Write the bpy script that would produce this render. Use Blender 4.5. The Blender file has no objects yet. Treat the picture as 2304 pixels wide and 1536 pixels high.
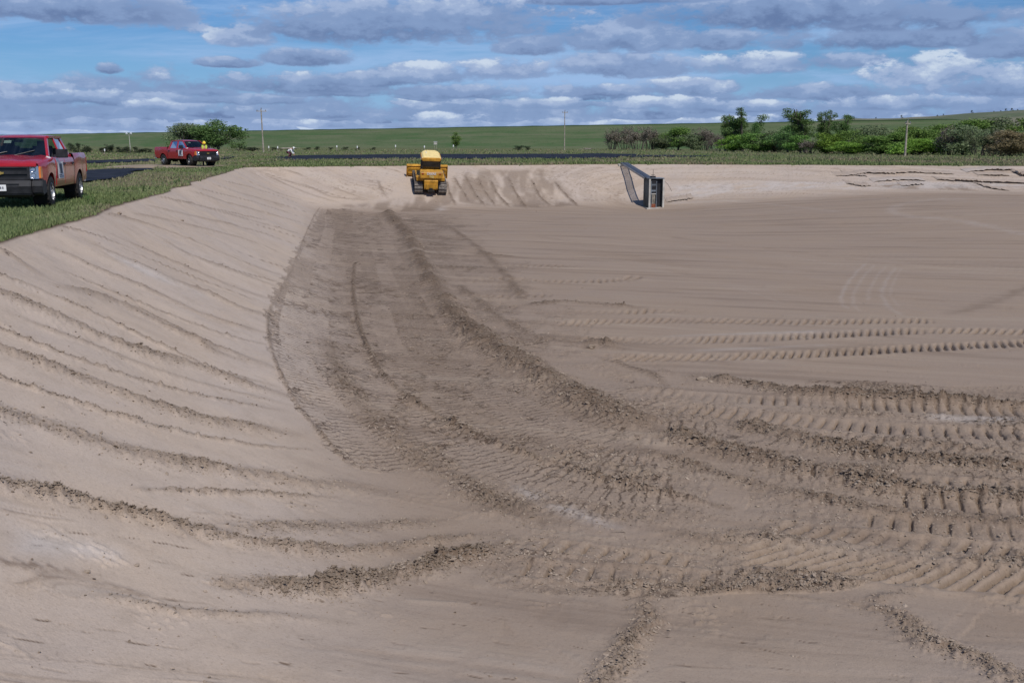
import bpy, bmesh, math, random
import numpy as np
from mathutils import Vector, Matrix

random.seed(7); rng = np.random.default_rng(7)
R = math.radians
sc = bpy.context.scene
COL = sc.collection

# ------------------------------------------------------------------ camera
F_PX, CX, CY, HOR = 2240.0, 1152.0, 768.0, 325.0       # photograph's pixel frame (2304 x 1536)
EYE = 1.6
PITCH = math.atan((CY - HOR) / F_PX)
cam_d = bpy.data.cameras.new("camera"); cam = bpy.data.objects.new("camera", cam_d); COL.objects.link(cam)
cam_d.sensor_width = 36.0; cam_d.lens = 36.0 * F_PX / 2304.0
cam_d.clip_start = 0.1; cam_d.clip_end = 12000
cam.location = (0, 0, EYE); cam.rotation_euler = (math.pi / 2 - PITCH, 0, 0)
sc.camera = cam

# ------------------------------------------------------------------ sun, sky, exposure
SUN_AZ, SUN_EL = math.atan2(0.42, -0.91), R(50)        # azimuth from +Y towards +X
SUN_DIR = Vector((math.sin(SUN_AZ) * math.cos(SUN_EL), math.cos(SUN_AZ) * math.cos(SUN_EL), math.sin(SUN_EL)))
sl = bpy.data.lights.new("sun", 'SUN'); sl.energy = 3.7; sl.angle = R(0.6); sl.color = (1.0, 0.95, 0.88)
so = bpy.data.objects.new("sun", sl); COL.objects.link(so)
so.rotation_euler = (-SUN_DIR).to_track_quat('-Z', 'Y').to_euler(); so.location = SUN_DIR * 60
sc.view_settings.view_transform = 'Standard'; sc.view_settings.look = 'None'
sc.view_settings.exposure = 0.0; sc.view_settings.gamma = 1.0; sc.view_settings.use_curve_mapping = False


class NT:
    """small helper to write node trees as expressions"""
    def __init__(self, tree): self.t = tree; self.n = tree.nodes; self.l = tree.links
    def put(self, sock, v):
        if v is None: return
        if isinstance(v, bpy.types.NodeSocket): self.l.new(v, sock)
        elif isinstance(v, (tuple, list)):
            v = tuple(v)
            if sock.type == 'RGBA' and len(v) == 3: v = v + (1.0,)
            sock.default_value = v
        else: sock.default_value = v
    def node(self, kind, **kw):
        nd = self.n.new(kind)
        for k, v in kw.items(): setattr(nd, k, v)
        return nd
    def m(self, op, a, b=None, c=None, clamp=False):
        nd = self.node('ShaderNodeMath', operation=op, use_clamp=clamp)
        self.put(nd.inputs[0], a)
        if b is not None: self.put(nd.inputs[1], b)
        if c is not None: self.put(nd.inputs[2], c)
        return nd.outputs[0]
    def add(self, a, b): return self.m('ADD', a, b)
    def sub(self, a, b): return self.m('SUBTRACT', a, b)
    def mul(self, a, b): return self.m('MULTIPLY', a, b)
    def rng(self, v, a, b, c=0.0, d=1.0, smooth=True):
        nd = self.node('ShaderNodeMapRange', interpolation_type='SMOOTHSTEP' if smooth else 'LINEAR')
        self.put(nd.inputs['Value'], v); nd.inputs['From Min'].default_value = a; nd.inputs['From Max'].default_value = b
        nd.inputs['To Min'].default_value = c; nd.inputs['To Max'].default_value = d
        return nd.outputs[0]
    def mix(self, f, a, b, blend='MIX'):
        nd = self.node('ShaderNodeMix', data_type='RGBA', blend_type=blend)
        self.put(nd.inputs[0], f); self.put(nd.inputs[6], a); self.put(nd.inputs[7], b)
        return nd.outputs[2]
    def noise(self, vec, scale, detail=3.0, rough=0.55, dist=0.0, out=0):
        nd = self.node('ShaderNodeTexNoise')
        self.put(nd.inputs['Vector'], vec); nd.inputs['Scale'].default_value = scale
        nd.inputs['Detail'].default_value = detail; nd.inputs['Roughness'].default_value = rough
        nd.inputs['Distortion'].default_value = dist
        return nd.outputs[out]
    def xyz(self, x, y, z):
        nd = self.node('ShaderNodeCombineXYZ')
        self.put(nd.inputs[0], x); self.put(nd.inputs[1], y); self.put(nd.inputs[2], z)
        return nd.outputs[0]
    def sep(self, v):
        nd = self.node('ShaderNodeSeparateXYZ'); self.put(nd.inputs[0], v); return nd.outputs
    def vmul(self, v, s):
        nd = self.node('ShaderNodeVectorMath', operation='MULTIPLY'); self.put(nd.inputs[0], v); self.put(nd.inputs[1], s)
        return nd.outputs[0]
    def attr(self, name, out='Fac'):
        return self.node('ShaderNodeAttribute', attribute_name=name).outputs[out]


# cumulus, far to near: centre and half size in the photograph's pixels (turned into azimuth and elevation), how lit
CLOUDS = [(60,203,85,22,.55),(235,222,170,17,.5),(400,238,90,15,.7),(560,222,130,15,.4),(1330,205,130,18,.45),(1560,195,120,22,.6),(2240,195,100,24,.5),(760,205,150,16,.45),
          (1010,205,150,18,.5),(1830,205,150,20,.45),(1230,232,120,14,.7),(1480,232,110,16,.8),(1700,240,130,15,.5),(2060,232,150,18,.55),(480,205,60,14,.5),
          (1130,155,130,26,.75),(950,165,120,27,.6),(660,187,230,26,.4),(840,178,120,20,.45),(245,154,26,14,.4),(1700,143,140,28,.85),(1900,135,110,22,.6),
          (2120,155,150,42,1.0),(690,130,90,21,.3),(515,141,65,13,.35),(1400,145,140,32,.45),(2275,102,80,36,.4),(1192,103,78,24,.45),(1620,88,95,28,.4),
          (1430,78,165,42,.55),(1990,82,205,34,.30),(545,77,62,28,.9),(2000,40,220,36,.35),(1760,22,300,44,.35),(1350,-4,240,18,.4),(335,22,100,44,.75),(170,12,215,40,.40),(880,48,285,54,.42),(1060,22,140,40,.6)]
SKY_TINT = (0.34, 0.54, 0.80)

def build_world():
    w = bpy.data.worlds.new("World"); sc.world = w; w.use_nodes = True
    t = NT(w.node_tree); t.n.clear()
    sky = t.node('ShaderNodeTexSky', sky_type='NISHITA'); sky.sun_disc = False
    sky.sun_elevation = SUN_EL; sky.sun_rotation = SUN_AZ; sky.altitude = 600
    sky.air_density = 1.0; sky.dust_density = 0.2; sky.ozone_density = 2.5
    d = t.node('ShaderNodeTexCoord').outputs['Generated']
    x, y, z = t.sep(d)
    h = t.m('SQRT', t.add(t.mul(x, x), t.mul(y, y)))
    ax, ay = t.m('DIVIDE', x, h), t.m('DIVIDE', y, h)
    el = t.m('DIVIDE', z, h)
    az = t.m('ARCTAN2', ax, ay)
    elp = t.m('MAXIMUM', el, 0.0)
    def cyl(s, r, o=0.0): return t.xyz(t.mul(ax, s), t.mul(ay, s), t.m('MULTIPLY_ADD', el, s * r, o))
    base = t.mix(1.0, t.mix(1.0, sky.outputs[0], (0.1, 0.1, 0.1), 'MULTIPLY'), SKY_TINT, 'MULTIPLY')
    veil = t.noise(cyl(3.0, 7.0), 1.0, 7.0, 0.62, 0.6)
    base = t.mix(t.mul(t.rng(veil, 0.42, 0.68), t.rng(elp, 0.0, 0.5, 0.85, 0.3)), base, (0.36, 0.52, 0.80))
    base = t.mix(t.rng(elp, 0.0, 0.09, 0.75, 0.0), base, (0.27, 0.43, 0.76))
    # small far cumulus, one to a cell
    wob = t.noise(cyl(30.0, 2.0, 5.0), 1.0, 8.0, 0.62)            # billows
    wob_c = t.sub(wob, 0.5)
    big = t.sub(t.noise(cyl(9.0, 2.5, 2.0), 1.0, 3.0, 0.5), 0.5)
    def cells(sa, se, seed, lo, hi, size):
        P = t.xyz(t.m('MULTIPLY_ADD', az, sa, seed), t.m('MULTIPLY_ADD', el, se, seed * 1.7), 0.0)
        v = t.node('ShaderNodeTexVoronoi', voronoi_dimensions='2D', feature='F1'); t.put(v.inputs['Vector'], P); v.inputs['Scale'].default_value = 1.0
        px_, py_, _ = t.sep(P); qx, qy, _ = t.sep(v.outputs['Position']); cr, cg, _ = t.sep(v.outputs['Color'])
        X = t.sub(px_, qx); Y = t.sub(py_, qy)
        Yb = t.m('MINIMUM', t.mul(Y, 2.0), t.mul(Y, 1.0))
        Yb = t.m('MULTIPLY', Yb, 1.25)
        q = t.add(t.mul(X, X), t.mul(Yb, Yb))
        rad = t.m('MULTIPLY_ADD', cr, size * .55, size * .60)
        dens = t.sub(t.m('MULTIPLY_ADD', wob_c, 1.5, t.mul(rad, rad)), q)
        a = t.mul(t.rng(dens, -0.02, 0.20), t.mul(t.rng(el, lo - .004, lo + .004), t.rng(el, hi, hi - .022)))
        sh = t.add(t.m('MULTIPLY_ADD', Y, 0.85, 0.40), t.add(t.mul(wob_c, 2.0), t.m('MULTIPLY_ADD', cg, 0.5, -0.22)))
        return a, sh
    S = t.m('MULTIPLY_ADD', wob_c, 1.2, 0.45); A = t.rng(t.add(t.add(wob, big), t.rng(elp, 0.0, 0.10, 0.42, -0.26)), 0.42, 0.70)
    def over(S, A, a, sh):
        nd = t.node('ShaderNodeMix', data_type='FLOAT'); t.put(nd.inputs[0], a); t.put(nd.inputs[2], S); t.put(nd.inputs[3], sh)
        return nd.outputs[0], t.m('MAXIMUM', A, a)
    for sa, se, seed, lo, hi, size in ((26, 110, 3.3, -.002, .034, .85), (15, 62, 7.9, .010, .062, .60), (9, 34, 1.3, .10, .9, .42)):
        a, sh = cells(sa, se, seed, lo, hi, size); S, A = over(S, A, a, sh)
    n_edge = t.m('MULTIPLY_ADD', wob_c, 3.6, t.m('MULTIPLY_ADD', big, 1.6, 1.22))
    n_sh = t.m('MULTIPLY_ADD', wob_c, 1.5, 0.10)
    for cx_, cy_, hw, hh, lit in CLOUDS:
        hw, hh, lit = hw * 1.14, hh * 1.16, lit - .06
        ddx, ddy, ddz = cx_ - CX, F_PX * math.cos(PITCH) + (CY - cy_ - hh * .2) * math.sin(PITCH), -F_PX * math.sin(PITCH) + (CY - cy_ - hh * .2) * math.cos(PITCH)
        a0, e0 = math.atan2(ddx, ddy), ddz / math.hypot(ddx, ddy)
        X = t.m('MULTIPLY_ADD', az, F_PX / hw, -a0 * F_PX / hw); Y = t.m('MULTIPLY_ADD', el, F_PX / hh, -e0 * F_PX / hh)
        Yb = t.m('MINIMUM', t.mul(Y, 1.7), Y)
        q = t.m('MULTIPLY_ADD', X, X, t.mul(Yb, Yb))
        a = t.rng(t.sub(n_edge, q), -0.05, 0.75)
        sh = t.add(n_sh, t.m('MULTIPLY_ADD', Y, 0.42, lit * .66))
        S, A = over(S, A, a, sh)
    ramp = t.node('ShaderNodeValToRGB'); t.put(ramp.inputs[0], t.m('MULTIPLY', S, 1.0, clamp=True))
    cr = ramp.color_ramp; cr.interpolation = 'EASE'
    cr.elements[0].position = 0.0; cr.elements[0].color = (0.135, 0.200, 0.375, 1)
    cr.elements[1].position = 1.0; cr.elements[1].color = (0.60, 0.69, 0.82, 1)
    e = cr.elements.new(0.42); e.color = (0.232, 0.330, 0.545, 1)
    e = cr.elements.new(0.70); e.color = (0.355, 0.452, 0.660, 1)
    c = t.mix(t.mul(A, 0.93), base, ramp.outputs[0])
    c = t.mix(t.rng(elp, 0.0, 0.030, 0.50, 0.0), c, (0.37, 0.49, 0.75))
    c = t.mix(t.rng(el, -0.02, 0.0, 1.0, 0.0), c, (0.12, 0.14, 0.12))
    bg = t.node('ShaderNodeBackground'); t.put(bg.inputs[0], c); bg.inputs[1].default_value = 1.0
    out = t.node('ShaderNodeOutputWorld'); t.l.new(bg.outputs[0], out.inputs[0])
    w.cycles.sampling_method = 'MANUAL'; w.cycles.sample_map_resolution = 512
build_world()


# ------------------------------------------------------------------ generic helpers
def px_dir(px, py):
    px = np.asarray(px, float); py = np.asarray(py, float)
    c, s = math.cos(PITCH), math.sin(PITCH)
    dx = (px - CX); dy = F_PX * c + (CY - py) * s; dz = -F_PX * s + (CY - py) * c
    n = np.sqrt(dx * dx + dy * dy + dz * dz)
    return dx / n, dy / n, dz / n

_tab = rng.random((512, 512)).astype(np.float32)
def vnoise(x, y, seed=0):
    x = np.asarray(x, np.float32) + seed * 17.31; y = np.asarray(y, np.float32) + seed * 9.77
    xi = np.floor(x).astype(np.int32); yi = np.floor(y).astype(np.int32)
    fx = x - xi; fy = y - yi
    fx = fx * fx * (3 - 2 * fx); fy = fy * fy * (3 - 2 * fy)
    x0, x1, y0, y1 = xi & 511, (xi + 1) & 511, yi & 511, (yi + 1) & 511
    a = _tab[x0, y0]; b = _tab[x1, y0]; c = _tab[x0, y1]; d = _tab[x1, y1]
    return (a + (b - a) * fx) * (1 - fy) + (c + (d - c) * fx) * fy
def fbm(x, y, octs=3, seed=0):
    s = 0; a = 1.0; n = 0
    for i in range(octs):
        s = s + a * vnoise(x * 2 ** i, y * 2 ** i, seed + i * 3); n += a; a *= 0.5
    return s / n
def sstep(a, b, v):
    t = np.clip((v - a) / (b - a), 0, 1); return t * t * (3 - 2 * t)

def tag(o, label=None, cat=None, group=None, kind=None):
    if label: o['label'] = label
    if cat: o['category'] = cat
    if group: o['group'] = group
    if kind: o['kind'] = kind
    return o
def new_obj(name, mesh, mat=None, parent=None):
    o = bpy.data.objects.new(name, mesh); COL.objects.link(o)
    if mat is not None and mesh is not None and len(mesh.materials) == 0: mesh.materials.append(mat)
    if parent: o.parent = parent
    return o
def empty(name, loc=(0, 0, 0), rot=(0, 0, 0)):
    o = bpy.data.objects.new(name, None); COL.objects.link(o); o.location = loc; o.rotation_euler = rot
    o.empty_display_size = 0.3
    return o
def np_mesh(name, verts, faces, smooth=True):
    """faces: (n,3) or (n,4) int array"""
    me = bpy.data.meshes.new(name)
    verts = np.asarray(verts, np.float32); faces = np.asarray(faces, np.int32)
    k = faces.shape[1]
    me.vertices.add(len(verts)); me.vertices.foreach_set('co', verts.ravel())
    me.loops.add(faces.size); me.loops.foreach_set('vertex_index', faces.ravel())
    me.polygons.add(len(faces)); me.polygons.foreach_set('loop_start', np.arange(0, faces.size, k, dtype=np.int32))
    me.polygons.foreach_set('loop_total', np.full(len(faces), k, np.int32))
    me.polygons.foreach_set('use_smooth', np.full(len(faces), smooth, bool))
    me.update(calc_edges=True)
    return me
def add_attr(me, name, vals):
    a = me.attributes.new(name, 'FLOAT', 'POINT'); a.data.foreach_set('value', np.asarray(vals, np.float32).ravel())
def new_mat(name):
    m = bpy.data.materials.new(name); m.use_nodes = True
    t = NT(m.node_tree); b = m.node_tree.nodes['Principled BSDF']
    return m, t, b
def simple(name, col, rough=0.6, metal=0.0, var=0.12, vscale=6.0, spec=0.4, bump=0.0, coat=0.0):
    """plain coloured stuff with some uneven dirt in it"""
    m, t, b = new_mat(name)
    co = t.node('ShaderNodeTexCoord').outputs['Object']
    n = t.noise(co, vscale, 5.0, 0.6)
    dark = tuple(c * (1 - var * 2) for c in col); lite = tuple(min(1, c * (1 + var)) for c in col)
    t.put(b.inputs['Base Color'], t.mix(t.rng(n, 0.3, 0.7), dark, lite))
    t.put(b.inputs['Roughness'], t.rng(n, 0.2, 0.8, max(0.03, rough - 0.08), min(1, rough + 0.08)))
    b.inputs['Metallic'].default_value = metal; b.inputs['Specular IOR Level'].default_value = spec
    b.inputs['Coat Weight'].default_value = coat
    if bump > 0:
        bn = t.node('ShaderNodeBump'); bn.inputs['Strength'].default_value = bump; bn.inputs['Distance'].default_value = 0.01
        t.put(bn.inputs['Height'], t.noise(co, vscale * 6, 4.0, 0.6)); t.l.new(bn.outputs[0], b.inputs['Normal'])
    return m

# ------------------------------------------------------------------ terrain
RIMX = np.array([-60, -25, -19.5, -14, -8, 3, 9, 20, 39, 90]); RIMY = np.array([68, 71, 73, 75, 77.5, 81.5, 84, 81, 76, 70.])
W_LEFT, W_FAR, W_NEAR = 5.2, 8.6, 8.2
def pit_u(x, y):
    """0 on the rim, 1 at the toe, negative outside the pit"""
    x = np.asarray(x, float); y = np.asarray(y, float)
    wob = (vnoise(x * 0.35, y * 0.35, 5) - 0.5) * 0.35 + (vnoise(x * 1.7, y * 1.7, 6) - 0.5) * 0.10
    dl = ((x + 8.6) * 0.982 + (y - 17) * 0.191 + wob) / W_LEFT
    df = (np.interp(x, RIMX, RIMY) - y + wob) / W_FAR
    dn = (y + 0.9 + 0.02 * x + wob) / W_NEAR
    dr = (70 - x) / 8.0
    k = 0.10
    mn = np.minimum(np.minimum(dl, df), np.minimum(dn, dr))
    return mn - k * np.log(np.exp(-(dl - mn) / k) + np.exp(-(df - mn) / k) + np.exp(-(dn - mn) / k) + np.exp(-(dr - mn) / k))
def base_z(x, y):
    u = pit_u(x, y)
    D = 2.9 - 1.15 * sstep(9, 32, x) * sstep(25, 66, y)
    D = D + 0.25 * np.exp(-((x - 10) / 3.5) ** 2 - ((y - 71.5) / 3.0) ** 2)
    r = 0.13
    f = 1 - r * np.log1p(np.exp((1 - u) / r))
    f = f * np.clip(u / 0.04 + 0.3, 0, 1)
    lip = 0.07 * np.exp(-((u + 0.05) / 0.06) ** 2) * (fbm(x * 0.8, y * 0.8, 2, 9))
    z = np.where(u > 0, -D * np.clip(f, 0, 1.2), 0.0) + lip
    out = np.clip(-u, 0, 3)
    z = z + np.where(u < 0, (fbm(x * 0.15, y * 0.15, 3, 21) - 0.5) * 0.16 * np.clip(out * 2, 0, 1), 0)
    z = z + np.where(u > 1, (fbm(x * 0.12, y * 0.12, 2, 31) - 0.5) * 0.14 * np.clip((u - 1) * 2, 0, 1), 0)
    return z
def hit(px, py):
    """where the pixel's line of sight meets the bare terrain"""
    dx, dy, dz = px_dir(px, py)
    s = np.full(np.shape(dx), 2.0)
    step = 0.35
    done = np.zeros(np.shape(dx), bool); lo = s.copy()
    while True:
        z = EYE + dz * s; g = base_z(dx * s, dy * s)
        below = (z <= g) & ~done
        done |= below
        lo = np.where(done, lo, s)
        if done.all() or s.min() > 2000: break
        s = np.where(done, s, s * 1.012 + 0.02)
        if (s[~done] > 2500).all() if (~done).any() else True: break
    hi = s.copy()
    for _ in range(22):
        mid = (lo + hi) / 2; b = (EYE + dz * mid) <= base_z(dx * mid, dy * mid)
        hi = np.where(b, mid, hi); lo = np.where(b, lo, mid)
    return dx * hi, dy * hi
def world_line(pts, n=0):
    """pixel polyline -> smooth world polyline on the terrain"""
    p = np.array(pts, float)
    def ext(a, b): v = a - b; return a + v / (np.hypot(*v) + 1e-9) * 170
    if len(p) > 1 and (p[-1][0] >= 2300 or p[-1][1] >= 1530) and not (p[0] == p[-1]).all(): p = np.vstack([p, ext(p[-1], p[-2])])
    if len(p) > 1 and p[0][0] <= 1 and not (pts[0] == pts[-1]): p = np.vstack([ext(p[0], p[1]), p])
    if len(p) > 2:                                           # Catmull-Rom in the picture, four steps a segment
        q = np.vstack([2 * p[0] - p[1], p, 2 * p[-1] - p[-2]]); out = []
        for i in range(1, len(q) - 2):
            for t in np.linspace(0, 1, 5)[:-1]:
                out.append(0.5 * ((2 * q[i]) + (-q[i - 1] + q[i + 1]) * t + (2 * q[i - 1] - 5 * q[i] + 4 * q[i + 1] - q[i + 2]) * t * t
                                  + (-q[i - 1] + 3 * q[i] - 3 * q[i + 1] + q[i + 2]) * t ** 3))
        out.append(q[-2]); p = np.array(out)
    x, y = hit(p[:, 0], p[:, 1])
    return np.stack([x, y], 1)
def poly_dist(x, y, L):
    """signed distance to polyline L, arclength there, 0..1 position"""
    best = np.full(x.shape, 1e9, np.float32); arc = np.zeros(x.shape, np.float32); sg = np.zeros(x.shape, np.float32)
    acc = 0.0
    for i in range(len(L) - 1):
        ax_, ay_ = L[i]; bx, by = L[i + 1]
        ex, ey = bx - ax_, by - ay_; ln = math.hypot(ex, ey) + 1e-9
        wx = x - ax_; wy = y - ay_
        t = np.clip((wx * ex + wy * ey) / ln ** 2, 0, 1)
        qx = wx - t * ex; qy = wy - t * ey
        d = qx * qx + qy * qy
        mk = d < best
        best = np.where(mk, d, best); arc = np.where(mk, acc + t * ln, arc)
        sg = np.where(mk, np.sign(ex * wy - ey * wx), sg)
        acc += ln
    return np.sqrt(best) * sg, arc, acc
def in_poly(x, y, L):
    c = np.zeros(x.shape, bool); n = len(L)
    for i in range(n):
        x0, y0 = L[i]; x1, y1 = L[(i + 1) % n]
        if y0 == y1: continue
        m = ((y0 > y) != (y1 > y)) & (x < (x1 - x0) * (y - y0) / (y1 - y0) + x0)
        c ^= m
    return c

# --- the marks in the earth, traced in the photograph's pixels and laid on the terrain
# (width m, height m, roughness of the loose soil, points)
FURROWS = [
    (.14, .050, .6, [(194,538),(243,566),(312,595),(382,627),(469,660),(542,694),(604,708)]),
    (.09, .035, .5, [(257,530),(347,571),(451,615),(542,653),(621,677)]),
    (.09, .035, .5, [(354,531),(410,566),(465,589),(528,611),(639,651)]),
    (.09, .040, .5, [(230,478),(333,505),(417,535),(503,571),(590,606),(646,622)]),
    (.07, .025, .4, [(300,480),(400,500),(486,521),(573,545),(660,582)]),
    (.07, .030, .4, [(330,462),(450,490),(560,515),(672,552)]),
    (.07, .030, .4, [(400,450),(500,478),(600,505),(680,528)]),
    (.08, .030, .4, [(430,430),(520,458),(610,482),(690,505)]),
    (.07, .030, .4, [(480,415),(560,440),(640,462),(705,482)]),
    (.08, .030, .4, [(540,400),(600,425),(660,445),(715,460)]),
    (.09, .035, .4, [(600,395),(650,418),(700,438),(760,455)]),
    (.10, .040, .5, [(681,414),(723,434),(754,445),(817,449)]),
    (.08, .035, .5, [(740,417),(782,434),(824,448)]),
    (.10, .050, .6, [(640,382),(665,390),(688,398)]),
    (.10, .050, .6, [(850,405),(858,425),(872,446)]),
    (.10, .040, .5, [(104,552),(156,575),(215,604),(295,635),(382,674),(451,705),(521,729),(604,750)]),
    (.12, .060, .6, [(0,566),(35,583),(83,613)]),
    (.14, .055, .7, [(132,644),(208,663),(271,684),(347,722),(434,764),(493,785),(562,811),(625,830)]),
    (.10, .030, .6, [(250,672),(330,705),(410,745),(480,790),(560,815)]),
    (.14, .050, .9, [(0,660),(115,705),(229,757),(312,792),(410,816),(479,837),(542,861),(653,892)]),
    (.06, .025, .4, [(21,705),(104,740),(208,778),(312,819),(434,858),(556,889),(653,910)]),
    (.13, .050, .9, [(0,785),(90,818),(174,847),(250,875),(312,899),(424,934),(479,951),(580,965),(660,976)]),
    (.16, .030, .8, [(0,924),(87,951),(181,983),(243,1003),(312,1021),(400,1040),(520,1058),(700,1085),(850,1100)]),
    (.10, .040, .98, [(0,1087),(87,1108),(157,1122),(244,1147),(314,1160),(384,1178),(454,1199),(541,1216),(628,1230),(799,1240),(960,1222),(1044,1210),(1131,1199)]),
    (.14, .065, 1.06, [(520,1318),(593,1321),(720,1325),(800,1314),(905,1292),(1000,1268),(1080,1250),(1150,1215)]),
    (.13, .012, .8, [(480,1190),(620,1186),(760,1188),(900,1180),(1010,1172)]),
    (.06, .020, .3, [(147,1331),(244,1342),(324,1359),(419,1377),(534,1384),(663,1387),(790,1400)]),
    (.12, .035, .9, [(1456,1324),(1445,1370),(1456,1401),(1438,1429),(1393,1488),(1360,1545)]),
    (.09, .030, .7, [(1923,1359),(2010,1345),(2070,1330)]),
    (.14, .040, .9, [(1923,1359),(2010,1385),(2090,1440),(2180,1480),(2304,1535)]),
    (.04, .020, .2, [(1671,1331),(1797,1345),(1923,1359)]),
    (.05, .020, .2, [(1245,1347),(1310,1356),(1380,1369)]),
    # fine blade lines between the heavier ones
    *[(.045, .020, .80, p_) for p_ in ([(60,640),(200,700),(350,770),(480,830),(620,868)], [(0,740),(150,800),(300,850),(450,890),(625,922)], [(0,850),(150,900),(350,960),(560,1000),(700,1012)],
      [(280,560),(400,610),(520,655),(610,690)], [(120,600),(260,660),(400,715),(520,758),(600,775)], [(400,560),(500,600),(635,638)], [(520,560),(600,590),(655,605)],
      [(560,500),(640,525),(690,540)], [(350,440),(480,470),(600,495)], [(450,425),(560,452),(690,492)], [(500,405),(600,432),(700,470)],
      [(620,400),(700,425),(800,452)], [(580,385),(660,410),(760,440)], [(0,620),(60,640),(130,668)], [(300,1100),(500,1110),(760,1118)], [(100,500),(200,525),(300,560)])],
    # windrows on the floor
    (.36, .20, 1.3, [(872,478),(890,500),(925,540),(945,590),(985,660),(1030,720),(1090,775),(1150,810),(1240,860),(1320,905),(1400,940),(1475,965)]),
    (.24, .11, 1.2, [(1475,965),(1560,995),(1640,1020),(1760,1045),(1880,1075),(2050,1110),(2304,1125)]),
    (.05, .06, 1.06, [(800,590),(795,650),(805,720),(830,790),(870,850),(930,905),(1000,945),(1080,985),(1160,1015),(1250,1048)]),
    (.07, .08, 1.06, [(1250,1048),(1350,1080),(1450,1105),(1560,1125),(1640,1143)]),
    (.26, .030, 1.0, [(735,760),(765,850),(830,930),(890,985),(960,1040),(1040,1085),(1130,1130),(1229,1174)]),
    (.035, .025, .8, [(720,465),(700,500),(675,560),(640,640),(605,705),(610,780),(640,860),(700,950),(790,1050)]),
    (.26, .110, 1.3, [(1565,848),(1620,856),(1700,868),(1790,885),(1900,893),(2050,902),(2304,915)]),
    (.30, .040, 1.2, [(1640,945),(1800,985),(2000,1025),(2304,1052)]),
    (.20, .030, 1.0, [(1400,1000),(1600,1060),(1800,1110),(2000,1150),(2304,1178)]),
    (.14, .030, .9, [(1480,1190),(1560,1208),(1640,1228),(1700,1245)]),
    (.22, .130, 1.3, [(1318,780),(1345,770),(1400,785)]),
    (.12, .030, .9, [(1500,870),(1470,845),(1400,820),(1340,800)]),
    (.20, .050, 1.1, [(1060,568),(1110,574),(1180,580)]),
    (.20, .050, 1.1, [(1170,690),(1250,680),(1340,684),(1440,692)]),
    (.18, .040, 1.0, [(1010,510),(1080,560),(1140,620),(1180,680)]),
    (.18, .040, 1.0, [(1030,640),(1080,680),(1130,720),(1200,760)]),
    # far slope, right of the bulldozer
    (.13, .075, 1.06, [(1004,407),(1012,435),(1025,462)]), (.13, .075, 1.06, [(1046,393),(1067,434),(1091,464)]),
    (.13, .075, 1.06, [(1102,403),(1119,438),(1147,466)]), (.13, .075, 1.06, [(1143,396),(1157,431),(1185,469)]),
    (.13, .075, 1.06, [(1195,403),(1216,445),(1240,464)]), (.13, .075, 1.06, [(1247,407),(1268,434),(1300,464)]),
    (.11, .060, 1.06, [(1022,398),(1040,430),(1058,458)]), (.11, .060, 1.06, [(1075,398),(1090,430),(1115,464)]),
]
GROOVES = [   # fine cracks: (width, depth, points)
    (.03, .03, [(320,1352),(380,1362),(430,1376),(480,1372)]), (.03, .03, [(340,1340),(420,1352),(470,1358),(505,1375),(540,1384)]),
    (.02, .02, [(870,1440),(905,1450),(950,1455)]), (.02, .02, [(1100,1440),(1160,1452)]), (.02, .02, [(830,1345),(875,1356)]),
    (.03, .03, [(1690,1387),(1790,1395),(1900,1407)]), (.02, .02, [(1600,1462),(1760,1465),(1960,1473)]),
    (.03, .03, [(1500,1495),(1600,1500),(1690,1504)]), (.02, .02, [(150,1140),(190,1144)]),
]
_g = np.random.default_rng(77)
for _k in range(80):
    _x, _y = (_g.random() * 2250, 1345 + _g.random() * 180) if _k % 3 else (_g.random() * 800, 1130 + _g.random() * 200)
    _l = 25 + 90 * _g.random(); GROOVES.append((.006 + .014 * _g.random() ** 2, .016 + .016 * _g.random(), [(_x, _y), (_x + _l * .5, _y + _l * (.04 + .1 * _g.random())), (_x + _l, _y + _l * (.08 + .14 * _g.random()))]))
LEDGES = [    # undercut ledges in the far right bank: (height, points)
    (.15, [(1880,396),(1917,396),(1950,391),(2000,392),(2050,389),(2100,391),(2148,392)]), (.10, [(1900,391),(1930,396),(1950,397)]),
    (.16, [(2175,388),(2225,383),(2255,384),(2282,383)]), (.26, [(2284,384),(2292,394),(2304,397),(2330,398)]), (.12, [(2200,394),(2240,396),(2270,395)]),
    (.14, [(1965,410),(2030,406),(2085,408)]), (.20, [(2110,405),(2150,408),(2190,410),(2230,412),(2310,414)]), (.13, [(2195,413),(2225,424),(2270,429)]),
    (.12, [(2030,419),(2060,417),(2080,416)]), (.12, [(1905,413),(1940,420),(1960,418)]), (.10, [(1500,455),(1525,452),(1560,446)]),
]
FAINT = [     # pale scuffed lines: (width, strength, points)
    (.8, .8, [(2330,532),(2240,512),(2140,494),(2050,487),(2010,476),(2020,462),(2100,449),(2200,446)]), (.5, .6, [(2110,450),(2200,454),(2330,457)]),
    (.14, .8, [(1950,590),(1925,615),(1900,650),(1893,680),(1915,700)]), (.12, .6, [(1972,592),(1945,620),(1925,655),(1920,685),(1945,705)]), (.12, .6, [(1995,595),(1975,620),(1955,655),(1955,680)]),
    (.14, .8, [(2018,598),(1995,630),(1985,660),(2000,690),(2040,715)]), (.10, .5, [(2030,600),(2010,635),(2005,665),(2025,695)]),
    (.4, .6, [(1480,460),(1620,452),(1760,462),(1900,478)]), (.12, .5, [(1700,560),(1850,590),(2000,612)]), (.10, .5, [(1620,640),(1700,660),(1780,690)]),
]
DARKBAND = [(.5, .55, [(2120,712),(2200,690),(2304,652)]), (.6, .4, [(2085,480),(2150,484),(2200,483)]), (.5, .35, [(1500,530),(1560,540),(1640,545)]), (.4, .3, [(1200,530),(1260,540),(1330,548)])]
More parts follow.
